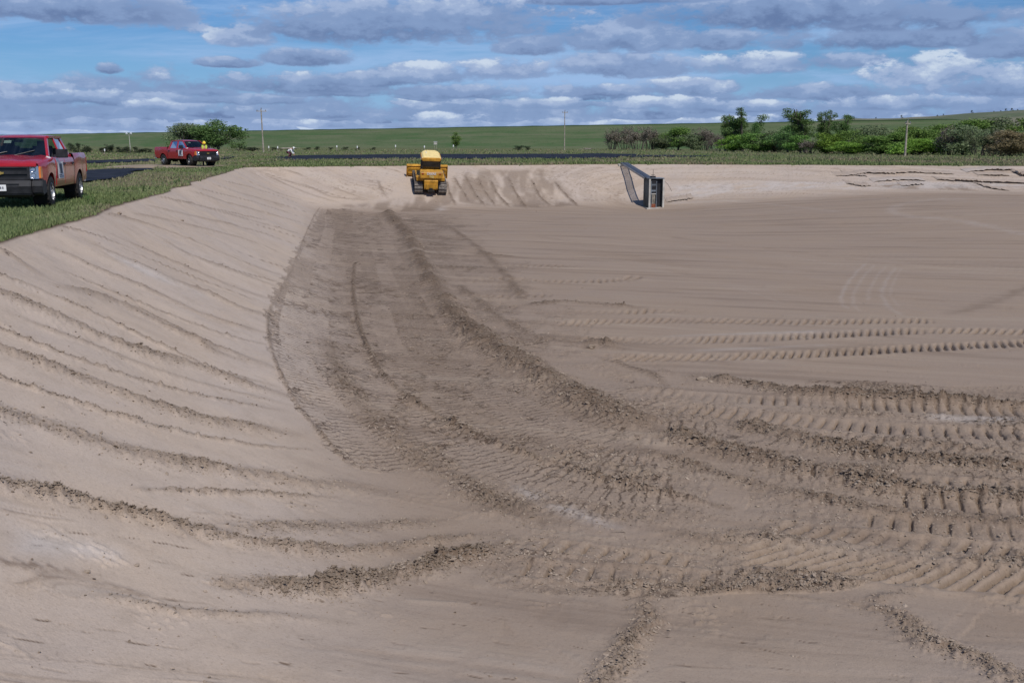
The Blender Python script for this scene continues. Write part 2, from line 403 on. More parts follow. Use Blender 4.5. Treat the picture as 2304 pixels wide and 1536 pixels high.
TRACKS = [    # lugged tyre tracks: (width, depth, lug spacing, slant, points)
    (.62, .050, .21, .50, [(1240,728),(1500,722),(1780,725),(2110,722)]),
    (.70, .055, .21, .55, [(1280,765),(1500,768),(1700,762),(1900,752),(2100,745),(2304,748)]),
    (.66, .060, .21, .60, [(1340,805),(1560,805),(1800,798),(2050,785),(2304,772)]),
    (.60, .045, .21, .05, [(1420,878),(1600,895),(1800,905),(2050,918),(2304,930)]),
    (.66, .050, .21, .10, [(1500,918),(1700,938),(1950,962),(2304,980)]),
    (.50, .040, .22, .20, [(1800,978),(2100,1014),(2304,1037)]),
    (.44, .040, .22, .05, [(1780,1062),(2000,1080),(2304,1097)]),
    (.50, .050, .22, .05, [(1980,1122),(2180,1137),(2304,1150)]),
    (.50, .045, .22, .10, [(1900,1165),(2100,1185),(2304,1203)]),
    (.66, .075, .20, .85, [(1650,1238),(1850,1264),(2080,1294),(2304,1309)]),
    (.40, .055, .23, .05, [(1120,1272),(1300,1289),(1500,1300),(1660,1312)]),
    (.34, .045, .23, .12, [(1160,1222),(1300,1236),(1430,1252),(1600,1270)]),
    (.40, .045, .22, .45, [(1700,1178),(2000,1217),(2304,1242)]),
    (.66, .050, .26, .35, [(1080,625),(1250,634),(1400,630),(1440,620)]),
    (.60, .045, .26, .30, [(1090,602),(1200,598),(1320,600)]),
    (.66, .045, .26, .35, [(1040,668),(1130,668),(1250,664)]),
    (.60, .045, .24, .45, [(1230,700),(1350,704),(1500,700),(1560,704)]),
]
GUIDES_EXTRA = [[(1100,490),(1500,520),(1900,560),(2304,610)], [(1250,560),(1600,600),(1900,650),(2304,690)], [(1000,475),(1500,485),(2304,500)],
                [(0,1400),(500,1440),(1000,1500),(1300,1545)], [(1480,1420),(1800,1440),(2304,1460)], [(1480,1520),(2304,1535)],
                [(0,1490),(400,1530)], [(1500,446),(1800,440),(2304,445)], [(0,870),(300,950),(700,1030)], [(720,600),(700,760),(760,900),(900,1010)],
                [(840,560),(860,720),(960,860),(1150,970)]]
DAMP = [      # soil turned up from below, darker
    [(1015,385),(1130,378),(1225,376),(1252,395),(1300,462),(1110,466),(1010,450)],
    [(1960,411),(2304,414),(2304,431),(2100,429),(1960,425)],
    [(905,440),(1010,432),(1030,470),(880,478),(760,462),(840,450)],
]
PALE = [[(0,1160),(120,1178),(290,1225),(320,1290),(180,1275),(0,1250)], [(1130,1070),(1250,1110),(1420,1185),(1330,1190),(1150,1120)],
        [(1500,412),(1640,405),(1900,404),(2304,405),(2304,425),(2000,428),(1700,436),(1560,452),(1500,460)],
        [(1500,752),(1900,738),(1900,750),(1500,760)], [(1560,783),(1900,770),(1910,778),(1560,795)],
        [(2060,925),(2304,938),(2304,962),(2080,948)],
        [(960,462),(1010,462),(1015,474),(975,476)], [(200,545),(330,600),(480,670),(440,672),(280,600)], [(300,940),(600,985),(620,1010),(320,965)],
        [(1490,352+60),(1500,430),(1480,440)]]

def relief(x, y):
    """height, loose soil, damp and pale masks of the worked earth at every point"""
    x = x.astype(np.float32); y = y.astype(np.float32)
    n = x.size
    hgt = np.zeros(n, np.float32); rough = np.zeros(n, np.float32); damp_shade = np.zeros(n, np.float32); pale = np.zeros(n, np.float32)
    global tread; tread = np.zeros(n, np.float32)
    u = pit_u(x, y).astype(np.float32)
    lod = 1.0 / (1 + (y / 26.0) ** 2)                 # fine lumps die out where a grid cell is larger than they are
    lines = [world_line(f[3]) for f in FURROWS]
    def near(L, r):
        lo = L.min(0) - r; hi = L.max(0) + r
        return np.nonzero((x > lo[0]) & (x < hi[0]) & (y > lo[1]) & (y < hi[1]))[0]
    wide = fbm(x * 0.5, y * 0.5, 3, 41)
    warp = (fbm(x * 2.2, y * 2.2, 3, 44) - 0.5)
    for (w, h, rg, _), L in zip(FURROWS, lines):
        i = near(L, w * 4); d, a, tot = poly_dist(x[i], y[i], L)
        d = d + warp[i] * w * 1.1
        fade = sstep(0, 0.6, a) * sstep(0, 0.8, tot - a) * (0.45 + 1.0 * vnoise(a * 1.3, a * 0 + w * 50, 47))
        p = np.exp(-(d / w) ** 2) * fade
        rg = rg * (.62 if rg < 1.05 else 1.0); hgt[i] += h * p; rough[i] = np.maximum(rough[i], np.minimum(1.3, rg * np.exp(-(d / (w * 1.35)) ** 2) * (0.35 + fade)))
        damp_shade[i] = np.maximum(damp_shade[i], np.minimum(1, (0.30 + 0.55 * rg) * np.exp(-(d / (w * 1.05)) ** 2) * (0.4 + 0.6 * fade)))
    for (w, h, pts) in GROOVES:
        L = world_line(pts); i = near(L, w * 4); d, a, tot = poly_dist(x[i], y[i], L)
        d = d + warp[i] * w * 1.5
        gp = np.exp(-(d / (w * .6)) ** 2) * sstep(0, min(.3, tot * .3), a) * sstep(0, min(.3, tot * .3), tot - a) * (0.3 + vnoise(a * 1.1, a * 0, 52)); gp = gp * (.35 + .65 * sstep(.35, .55, vnoise(a * 9, a * 0, 53))); damp_shade[i] = np.maximum(damp_shade[i], (.45 + .6 * (int(w * 1e5) % 3 == 0)) * gp); hgt[i] -= .25 * h * gp  # cracks mostly painted dark for their shade, with little real depth
    fdamp_shade, frough = damp_shade.copy(), rough.copy()
    Z = world_line([(720,470),(880,475),(925,540),(985,660),(1090,778),(1250,868),(1475,968),(1640,1150)])
    Z2 = world_line([(1640,1160),(1480,1195),(1200,1185),(1000,1070),(790,1050),(650,900),(606,720),(680,540)])
    wx_ = x + (fbm(x * .45, y * .3, 3, 55) - .5) * (1.2 + y * .05); wy_ = y + (fbm(x * .4, y * .3, 3, 57) - .5) * (1.2 + y * .05)
    ex_ = (fbm(x * 1.6, y * 1.6, 3, 58) - .5) * .55; doz = in_poly(x + ex_, y + ex_ * .5, np.vstack([Z, Z2]))
    Zr = np.vstack([world_line([(880,475),(985,660),(1250,868),(1475,968),(1700,1040)]), world_line([(1600,900),(1340,780),(1200,640),(1060,480)])])
    mixed = in_poly(wx_, wy_, Zr)
    Zt = np.vstack([world_line([(1475,968),(1640,1150),(1480,1195),(1200,1195),(1100,1300),(1460,1335),(1900,1335),(2304,1335)]), np.array([[30., 10.], [30., 15.]]), world_line([(2304,860),(1600,860)])])
    churn = in_poly(wx_, wy_, Zt)
    # tracked machine: rows of short cleat marks across its path
    L = world_line([(740,470),(700,600),(690,720),(730,850),(840,980),(1000,1080),(1250,1150),(1600,1180)])
    i = np.nonzero(doz | mixed)[0]
    d, a, tot = poly_dist(x[i], y[i], L)
    lane = np.floor(d / 0.55 + 0.6 * (vnoise(a * 0.15, a * 0, 61) - .5)); lv = vnoise(lane * 7.3, a * 0.25, 62)
    ph = a / 0.19 + lane * 0.37 + 1.2 * (vnoise(x[i] * 2.3, y[i] * 2.3, 63) - .5)
    cleat = np.exp(-(((ph % 1.0) - 0.5) / 0.15) ** 2)
    brk = sstep(0.35, 0.6, vnoise(x[i] * 3.1, y[i] * 1.4, 64)) * sstep(0.25, 0.55, lv)
    damp_shade[i] = np.maximum(damp_shade[i], .75 * cleat * brk); hgt[i] += -0.034 * cleat * brk * np.clip(2.2 - y[i] / 22, .35, 1) + 0.03 * (lv - 0.5)  # cleat grooves get their shade painted into the colour mask
    tread[i] = np.clip(.45 + .7 * brk, 0, 1)
    rough[i] = np.maximum(rough[i], 0.26 + 0.36 * brk * sstep(0.42, 0.7, wide[i]) + 0.35 * sstep(.6, .8, vnoise(lane * 3.3, a * .12, 66)))
    damp_shade[i] = np.maximum(damp_shade[i], 0.04 + 0.30 * sstep(.45, .75, vnoise(lane * 3.3, a * .12, 66)))
    i = np.nonzero(churn | mixed)[0]
    cw = fbm(x[i] * 0.7, y[i] * 1.6, 3, 71)
    tread[i] = np.maximum(tread[i], .25 + .6 * sstep(.42, .6, cw)); rough[i] = np.maximum(rough[i], 0.28 + 0.55 * sstep(0.44, 0.66, cw)); damp_shade[i] = np.maximum(damp_shade[i], 0.14 + 0.42 * sstep(0.46, 0.7, cw))
    hgt[i] += 0.05 * (cw - 0.5)
    edge = np.ones(n, np.float32)
    for pts, w_ in (([(1060,480),(1200,640),(1340,780),(1600,900)], 3.2), ([(1475,968),(1640,1150),(1480,1195),(1200,1185),(1000,1070)], .9), ([(880,475),(1060,480)], 4.0)):
        Le = world_line(pts); i = near(Le, 5.0); de, _, _ = poly_dist(x[i], y[i], Le); edge[i] = np.minimum(edge[i], .08 + .92 * sstep(0, 1, np.abs(de) / w_ + (wide[i] - .5) * 1.2))
    i = np.nonzero(doz | mixed | churn)[0]; damp_shade[i] *= edge[i]; tread[i] *= edge[i]; rough[i] *= .4 + .6 * edge[i]
    damp_shade = np.maximum(damp_shade, fdamp_shade); rough = np.maximum(rough, frough)
    global trk_a, trk_d
    trk_a = np.zeros(n, np.float32); trk_d = np.zeros(n, np.float32)
    i = np.nonzero(churn & ~doz & ~mixed)[0]; d, a, tot = poly_dist(x[i], y[i], world_line([(1300,1000),(1640,1080),(2000,1130),(2304,1160)])); trk_a[i] = a * .8 + 40; trk_d[i] = d
    i = np.nonzero(doz | mixed)[0]; d, a, tot = poly_dist(x[i], y[i], L); trk_a[i] = a; trk_d[i] = d
    for (w, h, sp, sl_, pts) in TRACKS:
        L = world_line(pts); i = near(L, w * 1.6); d, a, tot = poly_dist(x[i], y[i], L)
        e = np.abs(d) / (w * .5) + (vnoise(x[i] * 8, y[i] * 8, 84) - .5) * .3
        ins = sstep(1.12, .9, e) * sstep(0, .4, a) * sstep(0, .5, tot - a)
        side = np.sign(d + 1e-6)
        ph = (a - sl_ * d + 0.05 * warp[i] + .05 * vnoise(a * 2.0, d * 0, 83)) / sp
        s_ = (ph % 1.0) - 0.5
        lw = 0.11 if sl_ < .3 else .19; lug = np.exp(-(s_ / lw) ** 4) * sstep(1.0, .75, e)
        keep = (.35 + .65 * sstep(0.10, 0.5, vnoise(a * 1.1, a * 0 + w * 31, 81))) * sstep(.05, .3, vnoise(x[i] * 5, y[i] * 5, 82))
        hgt[i] += ins * (-0.3 * h + .30 * h * (1 - np.exp(-(s_ / .34) ** 6)) * keep - h * 1.25 * lug * keep) + 0.35 * h * np.exp(-((e - 1.3) / .22) ** 2) * sstep(0, .4, a) * sstep(0, .5, tot - a)
        tread[i] = tread[i] * (1 - .8 * ins); rough[i] = rough[i] * (1 - 0.6 * ins) + 0.16 * ins
        damp_shade[i] = damp_shade[i] * (1 - .5 * ins) + ins * (0.08 + .62 * lug * keep)  # lug grooves painted darker, standing in for shade inside them
    for P in DAMP:
        Q = world_line(P + [P[0]]); i = near(Q, 1.0); m = in_poly(x[i], y[i], Q); d, a, t_ = poly_dist(x[i], y[i], Q)
        w_ = np.where(m, 1, 0) * sstep(0, 0.9, np.abs(d) + 0.8 * (wide[i] - .5)); w_ = w_ * sstep(.25, .6, fbm(x[i] * 1.6, y[i] * .4, 3, 95)); damp_shade[i] = np.maximum(damp_shade[i], .58 * w_); rough[i] = np.maximum(rough[i], .3 * w_)
    for P in PALE:
        Q = world_line(P + [P[0]]); i = near(Q, 1.0); m = in_poly(x[i], y[i], Q); d, a, t_ = poly_dist(x[i], y[i], Q)
        w_ = np.where(m, 1, 0) * sstep(0, 0.25 + 0.012 * y[i], np.abs(d)) * sstep(.25, .6, fbm(x[i] * 1.1, y[i] * 2.4, 3, 91)); pale[i] = np.maximum(pale[i], .7 * w_)
    for sgn, LST in ((1, FAINT), (-1, DARKBAND)):
        for (w, amt, pts) in LST:
            L = world_line(pts); i = near(L, w * 3); d, a, tot = poly_dist(x[i], y[i], L); d = d + warp[i] * w
            v = amt * np.exp(-(d / (w * .5)) ** 2) * sstep(0, 1.0, a) * sstep(0, 1.0, tot - a) * (.5 + .7 * vnoise(x[i] * 2, y[i] * 2, 97))
            if sgn > 0: pale[i] = np.maximum(pale[i], v * .30)
            else: damp_shade[i] = np.maximum(damp_shade[i], v)
    # blade streaks run along the nearest traced marks
    st = np.zeros(n, np.float32)
    G = [l for l, f in zip(lines, FURROWS) if len(f[3]) >= 4] + [world_line(g) for g in GUIDES_EXTRA] + [world_line(T[4]) for T in TRACKS[:6]]
    gi = np.arange(n)
    b1 = np.full(n, 1e9, np.float32); b2 = b1.copy(); i1 = np.zeros(n, np.float32); i2 = i1.copy(); a1 = i1.copy(); a2 = i1.copy()
    return hgt, rough, damp_shade, pale, u, lod, wide, warp, G

def streak_fields(x, y, G):
    """distance to the two nearest guide lines (computed coarsely, the caller interpolates)"""
    n = x.shape
    b1 = np.full(n, 1e9, np.float32); b2 = b1.copy(); k1 = np.zeros(n, np.float32); k2 = k1.copy(); s1 = k1.copy(); s2 = k1.copy()
    for k, L in enumerate(G):
        L = L[::2] if len(L) > 8 else L
        d, a, _ = poly_dist(x, y, L); ad = np.abs(d)
        m1 = ad < b1; m2 = (~m1) & (ad < b2)
        b2 = np.where(m1, b1, np.where(m2, ad, b2)); k2 = np.where(m1, k1, np.where(m2, k, k2)); s2 = np.where(m1, s1, np.where(m2, d, s2))
        b1 = np.where(m1, ad, b1); k1 = np.where(m1, k, k1); s1 = np.where(m1, d, s1)
    return b1, b2, s1, s2, k1, k2

# fan grid: a cell is about one pixel wherever it lies
NCOL, T_MAX = 1113, 0.64
def row_positions():
    d = np.linspace(3.2, 93.0, 4000)
    dens = 4.6 * F_PX / 2.25 / (d ** 2 + 8) * 1.08 + 9.0 * sstep(66, 70, d) * sstep(90, 84, d) + 1.6
    c = np.concatenate([[0], np.cumsum((dens[1:] + dens[:-1]) / 2 * np.diff(d))])
    nr = int(c[-1] * 0.65) // 4 * 4 + 1
    return np.interp(np.linspace(0, c[-1], nr), c, d)
ROWS = row_positions(); NR = len(ROWS)
TT = np.linspace(-T_MAX, T_MAX, NCOL)
YY, XT = np.meshgrid(ROWS, TT, indexing='ij'); XX = XT * YY
xf = XX.ravel(); yf = YY.ravel()
hgt, rough, damp_shade, pale, uu, lod, wide, warp, GUIDES = relief(xf, yf)
# streaks
cr, cc = 4, 4
xs = XX[::cr, ::cc].astype(np.float32); ys = YY[::cr, ::cc].astype(np.float32)
b1, b2, s1, s2, k1, k2 = streak_fields(xs.ravel(), ys.ravel(), GUIDES)
def up(v, lin=True):
    v = v.reshape(xs.shape); ri = np.arange(NR) / cr; ci = np.arange(NCOL) / cc
    r0 = np.clip(np.floor(ri).astype(int), 0, v.shape[0] - 1); c0 = np.clip(np.floor(ci).astype(int), 0, v.shape[1] - 1)
    r1 = np.clip(r0 + 1, 0, v.shape[0] - 1); c1 = np.clip(c0 + 1, 0, v.shape[1] - 1)
    if not lin: return v[np.ix_(r0, c0)].ravel()
    fr = (ri - r0)[:, None]; fc = (ci - c0)[None, :]
    return (v[np.ix_(r0, c0)] * (1 - fr) * (1 - fc) + v[np.ix_(r1, c0)] * fr * (1 - fc) + v[np.ix_(r0, c1)] * (1 - fr) * fc + v[np.ix_(r1, c1)] * fr * fc).ravel()
def streak_noise(d, k, along, freq, seed):
    return vnoise(d * freq + k * 13.7, along * 0.22 + k * 3.1, seed)
# evaluate the noise on the coarse nodes' own guide ids, then blend
along = (xf * 0.6 + yf * 0.8)
U1, U2, D1, D2, K1, K2 = up(b1), up(b2), up(s1), up(s2), up(k1, False), up(k2, False)
# where interpolation crosses a change of guide the distance is unusable: fall back on the weight
def settled(k):
    k = k.reshape(xs.shape); m = np.ones(xs.shape, np.float32)
    for ax_ in (0, 1):
        for sh_ in (1, -1, 2, -2): m *= (np.roll(k, sh_, ax_) == k)
    return m
CLEAN = up((settled(k1) * settled(k2)).ravel()) ** 2
W1 = sstep(0.0, 1.0, U2 / (U1 + U2 + 1e-4))
def streaks(freq, seed):
    return streak_noise(np.abs(D1), K1, along, freq, seed) * W1 + streak_noise(np.abs(D2), K2, along, freq, seed + 1) * (1 - W1)
S_lo, S_mid, S_hi = streaks(1.6, 101), streaks(5.0, 105), streaks(15.0, 109)
streak = (S_lo * 0.45 + S_mid * 0.35 + S_hi * 0.20 * np.clip(1.6 - yf / 30, 0, 1) + 0.1 * np.clip(yf / 30 - .6, 0, 1))
streak = .5 + (streak - .5) * (.25 + .75 * CLEAN)
hgt = hgt + CLEAN * ((S_mid - .5) * 0.014 + (S_hi - .5) * 0.007 * np.clip(1.4 - yf / 25, 0, 1) + (S_lo - .5) * 0.03)
# loose lumps
pn = np.clip(1.5 - rough, 0, 1)
c1 = vnoise(xf * 9 + warp * 1.5, yf * 9, 121); c2 = vnoise(xf * 19 + warp * 2, yf * 17, 123); c3 = vnoise(xf * 37, yf * 31, 125)
lump = np.maximum(0, c1 - 0.42) * 1.0 + np.maximum(0, c2 - 0.40) * 1.1 * np.clip(1.5 - yf / 30, 0.1, 1) + np.maximum(0, c3 - .35) * 0.8 * np.clip(1.3 - yf / 14, 0, 1)
hgt = hgt + rough * 0.062 * lump * (0.75 + 0.7 * lod)
# scattered chips and scuffs also on the bladed surface
sc1 = sstep(0.66, 0.80, vnoise(xf * 1.3, yf * 2.0, 131)) * sstep(0.62, 0.8, vnoise(xf * 16, yf * 26, 133))
hgt = hgt + 0.016 * sc1 * np.clip(1.4 - yf / 20, 0, 1)
hgt = hgt + (fbm(xf * 6, yf * 6, 3, 141) - .5) * 0.004
def contour(S, lv, w): return np.exp(-((S - lv) / w) ** 2)
line_ = (contour(S_mid, .42, .022) * sstep(.35, .6, vnoise(xf * .5, yf * .5, 161)) + .8 * contour(S_mid, .62, .018) * sstep(.45, .65, vnoise(xf * .6, yf * .5, 163)) + .7 * contour(S_lo, .5, .012)) * sstep(1.05, .9, uu) * sstep(3.5, 7, yf) * CLEAN
line_ = np.clip(line_ * (.35 + .9 * vnoise(xf * 2.4, yf * 2.4, 165)), 0, 1)
hgt = hgt + .011 * line_ * np.clip(1 + yf / 40, 1, 2)
line_ = line_ * .85
infade = sstep(-0.02, 0.05, uu)
ZZ = base_z(xf, yf) + hgt * infade
GRASSY = (uu + (vnoise(xf * 1.9, yf * 1.9, 151) - .5) * .10 / 5 * 2) < 0.0
verts = np.stack([xf, yf, ZZ], 1)
idx = np.arange(NR * NCOL).reshape(NR, NCOL)
quads = np.stack([idx[:-1, :-1], idx[:-1, 1:], idx[1:, 1:], idx[1:, :-1]], -1).reshape(-1, 4)
g_face = GRASSY[quads].sum(1) >= 2
# inside the grass the grid need not be fine: blocks of four by four cells become one
gb_ = g_face.reshape(NR - 1, NCOL - 1); blk = gb_.reshape((NR - 1) // 4, 4, (NCOL - 1) // 4, 4).all((1, 3))
in_blk = np.repeat(np.repeat(blk, 4, 0), 4, 1).ravel()
ib = idx[::4, ::4]; bigq = np.stack([ib[:-1, :-1], ib[:-1, 1:], ib[1:, 1:], ib[1:, :-1]], -1).reshape(-1, 4)[blk.ravel()]
grass_faces = np.concatenate([quads[g_face & ~in_blk], bigq])

def sub_mesh(name, faces):
    used, inv = np.unique(faces, return_inverse=True)
    me = np_mesh(name, verts[used], inv.reshape(faces.shape))
    add_attr(me, 'rough', rough[used]); add_attr(me, 'damp_shade', damp_shade[used]); add_attr(me, 'pale', pale[used]); add_attr(me, 'streak', streak[used])
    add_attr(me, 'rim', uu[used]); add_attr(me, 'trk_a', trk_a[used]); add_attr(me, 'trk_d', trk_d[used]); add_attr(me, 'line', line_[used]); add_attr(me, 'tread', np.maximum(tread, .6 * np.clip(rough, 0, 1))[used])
    return me

def soil_material():
    m, t, b = new_mat('bladed_sandy_clay')
    co = t.node('ShaderNodeNewGeometry').outputs['Position']
    dmp_shade, pl, st, rg, rim = t.attr('damp_shade'), t.attr('pale'), t.attr('streak'), t.attr('rough'), t.attr('rim')
    n1 = t.noise(co, 0.35, 5, 0.6); n2 = t.noise(co, 3.5, 6, 0.65, 0.6); n3 = t.noise(co, 40, 4, 0.6); n4 = t.noise(co, 1.1, 5, 0.6, 0.8)
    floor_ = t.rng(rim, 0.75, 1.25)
    c = t.mix(t.rng(n1, .35, .65), (0.462, 0.370, 0.296), (0.440, 0.362, 0.306))
    c = t.mix(t.mul(t.rng(n4, .50, .72), .35), c, (0.445, 0.340, 0.252))
    c = t.mix(t.mul(t.rng(st, .42, .74), .30), c, (0.520, 0.458, 0.400))
    c = t.mix(t.mul(t.rng(st, .52, .30), .30), c, (0.285, 0.222, 0.168))
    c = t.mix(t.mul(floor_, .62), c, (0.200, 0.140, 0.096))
    c = t.mix(t.mul(t.rng(n2, .45, .75), .30), c, (0.26, 0.21, 0.17))
    c = t.mix(t.m('MULTIPLY', dmp_shade, 0.9, clamp=True), c, (0.140, 0.098, 0.068))  # moist soil, plus painted shade in lugs, cleats, cracks and undercuts
    c = t.mix(t.mul(pl, .75), c, t.mix(t.rng(n2, .4, .7), (0.52, 0.48, 0.46), (0.40, 0.37, 0.35)))
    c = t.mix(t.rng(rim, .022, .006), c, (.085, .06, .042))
    c = t.mix(t.mul(t.rng(n3, .35, .75), .16), c, (0.18, 0.14, 0.11))
    trd = t.attr('tread')
    warpv = t.node('ShaderNodeVectorMath', operation='ADD'); t.put(warpv.inputs[0], t.vmul(co, (4.2, 17.0, 4.0))); t.put(warpv.inputs[1], t.vmul(t.noise(co, 2.5, 3, .6, out=1), (3.0, 6.0, 0)))
    dash = t.noise(warpv.outputs[0], 1.0, 4, .62)
    th = t.m('MULTIPLY_ADD', trd, -.150, .706)
    crk = t.m('MULTIPLY', t.sub(dash, th), 22.0, clamp=True)
    # cleat marks of the tracked machine, pressed across its lane
    ta, td = t.attr('trk_a'), t.attr('trk_d')
    lane = t.m('FLOOR', t.m('MULTIPLY', td, 1.0 / .58))
    wv = t.noise(co, 2.2, 3, .6); wv2 = t.noise(co, 9.0, 4, .65)
    ph = t.m('FRACT', t.add(t.m('MULTIPLY_ADD', ta, 1 / .17, t.mul(lane, .37)), t.m('MULTIPLY_ADD', wv, 1.3, t.mul(wv2, .8))))
    cl = t.m('SUBTRACT', 1.0, t.m('MULTIPLY', t.m('ABSOLUTE', t.sub(ph, .5)), 6.0), clamp=True)
    gate = t.rng(t.noise(t.xyz(t.mul(ta, .9), t.mul(td, 2.6), 0.0), 1.0, 5, .65), .36, .54)
    cl = t.m('MULTIPLY', t.mul(cl, gate), t.rng(trd, .10, .5), clamp=True)
    crk = t.m('MAXIMUM', crk, cl)
    ln = t.attr('line')
    c = t.mix(t.m('MULTIPLY', ln, t.rng(wv2, .35, .6, .25, .85), clamp=True), c, (0.175, 0.125, 0.092))
    c = t.mix(t.mul(crk, .90), c, (0.062, 0.042, 0.031))
    # grit: crumbs too small to be modelled one by one
    g1 = t.noise(co, 26, 5, .7); g2 = t.noise(co, 85, 3, .6)
    gm = t.m('ADD', t.m('MULTIPLY', t.m('MAXIMUM', rg, trd), .95), .26, clamp=True)
    grit = t.m('MULTIPLY', t.m('MAXIMUM', t.rng(g1, .55, .68), t.mul(t.rng(g2, .56, .70), .7)), gm, clamp=True)
    lite = t.m('MULTIPLY', t.rng(g1, .44, .34), t.mul(gm, .45), clamp=True)
    c = t.mix(t.mul(grit, .72), c, (0.080, 0.056, 0.041)); c = t.mix(lite, c, (.42, .35, .285))
    px_, py_, _z = t.sep(co)
    drag = t.noise(t.xyz(t.mul(px_, .10), t.m('MULTIPLY_ADD', px_, .32, t.mul(py_, 1.05)), 0.0), 1.0, 6, .68, .3)
    c = t.mix(t.m('MULTIPLY', t.mul(floor_, t.rng(drag, .50, .66)), .38, clamp=True), c, (.140, .100, .074)); c = t.mix(t.m('MULTIPLY', t.mul(floor_, t.rng(drag, .46, .34)), .36, clamp=True), c, (.36, .29, .225))
    t.put(b.inputs['Base Color'], c)
    b.inputs['Roughness'].default_value = 0.95; b.inputs['Specular IOR Level'].default_value = 0.15
    bn = t.node('ShaderNodeBump'); bn.inputs['Strength'].default_value = 0.42; bn.inputs['Distance'].default_value = 0.012
    t.put(bn.inputs['Height'], t.add(t.noise(co, 55, 5, 0.65), t.add(t.mul(t.noise(co, 14, 4, .6), 1.2), t.add(t.mul(crk, -1.6), t.mul(grit, -.8))))); t.l.new(bn.outputs[0], b.inputs['Normal'])
    return m
def grass_ground_material(name='grassy_ground'):
    m, t, b = new_mat(name)
    co = t.node('ShaderNodeNewGeometry').outputs['Position']
    n1 = t.noise(co, 0.05, 5, 0.6, 1.0); n2 = t.noise(co, 0.45, 6, 0.65, 0.5); n3 = t.noise(co, 5.0, 5, 0.7); n0 = t.noise(t.vmul(co, (0.3, 1.6, 1)), 0.03, 5, 0.6)
    c = t.mix(t.rng(n1, .38, .62), (0.095, 0.130, 0.046), (0.140, 0.145, 0.068))
    c = t.mix(t.mul(t.rng(n0, .45, .65), .6), c, (0.075, 0.118, 0.042))
    c = t.mix(t.mul(t.rng(n2, .45, .68), .6), c, (0.165, 0.140, 0.088))
    c = t.mix(t.mul(t.rng(n3, .45, .75), .5), c, (0.052, 0.070, 0.026))
    t.put(b.inputs['Base Color'], t.mix(t.m('MULTIPLY', n3, .3), c, (.14, .13, .08))); b.inputs['Roughness'].default_value = 0.95; b.inputs['Specular IOR Level'].default_value = 0.1
    bn = t.node('ShaderNodeBump'); bn.inputs['Strength'].default_value = 0.9; bn.inputs['Distance'].default_value = 0.08
    t.put(bn.inputs['Height'], t.noise(co, 9, 6, 0.7)); t.l.new(bn.outputs[0], b.inputs['Normal'])
    return m
SOIL = soil_material(); GRASSM = grass_ground_material()
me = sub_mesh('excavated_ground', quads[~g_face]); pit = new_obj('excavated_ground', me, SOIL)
tag(pit, 'bare tan earth of the excavated basin with blade furrows and tyre tracks', kind='structure')
me = sub_mesh('grass_bank', grass_faces); gb = new_obj('grass_bank', me, GRASSM)
tag(gb, 'flat grassy ground along the rim of the basin', kind='structure')

# everything outside the fan: the rest of the basin and the plain to the horizon
def axis(lo, hi, fine_lo, fine_hi, st, grow=1.18):
    a = list(np.arange(fine_lo, fine_hi + 1e-6, st)); s = st; v = fine_hi
    while v < hi: s *= grow; v += s; a.append(v)
    s = st; v = fine_lo; pre = []
    while v > lo: s *= grow; v -= s; pre.append(v)
    return np.array(pre[::-1] + a)
gx = axis(-4000, 4000, -60, 80, 0.7); gy = axis(-600, 5200, -8, 96, 0.7)
GX, GY = np.meshgrid(gx, gy, indexing='xy'); GX = GX.ravel(); GY = GY.ravel()
inside = (np.abs(GX / np.maximum(GY, .1)) < T_MAX - 0.012) & (GY > 3.9) & (GY < 92.0)
gu = pit_u(GX, GY)
GZ = base_z(GX, GY) - np.where(inside, 0.35, 0.0) - 0.0
ho = len(gx); ido = np.arange(len(GX)).reshape(len(gy), ho)
qo = np.stack([ido[:-1, :-1], ido[:-1, 1:], ido[1:, 1:], ido[1:, :-1]], -1).reshape(-1, 4)
inner_all = inside[qo].all(1)
deep = (GY[qo].min(1) > 6) & (GY[qo].max(1) < 90) & (np.abs(GX[qo] / GY[qo]).max(1) < T_MAX - 0.06)
keepq = ~deep
gf = (gu < 0)[qo].sum(1) >= 2
vo = np.stack([GX, GY, GZ], 1)
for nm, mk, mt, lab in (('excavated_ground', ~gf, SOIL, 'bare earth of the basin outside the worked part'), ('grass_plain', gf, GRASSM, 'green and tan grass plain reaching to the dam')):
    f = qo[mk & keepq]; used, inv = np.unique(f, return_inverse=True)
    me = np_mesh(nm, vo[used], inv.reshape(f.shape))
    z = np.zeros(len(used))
    for a_, v_ in (('rough', z), ('damp_shade', z + .25), ('pale', z), ('streak', z + .5), ('rim', gu[used])): add_attr(me, a_, v_)
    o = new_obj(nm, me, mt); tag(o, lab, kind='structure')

def ground_z(x, y): return float(base_z(np.array([x]), np.array([y]))[0])
def at(px, py):
    x, y = hit(np.array([float(px)]), np.array([float(py)])); return Vector((float(x[0]), float(y[0]), ground_z(x[0], y[0])))
def on_ray(px, py, dist_y):
    dx, dy, dz = px_dir(px, py); s = dist_y / dy
    return Vector((float(dx * s), float(dist_y), float(EYE + dz * s)))

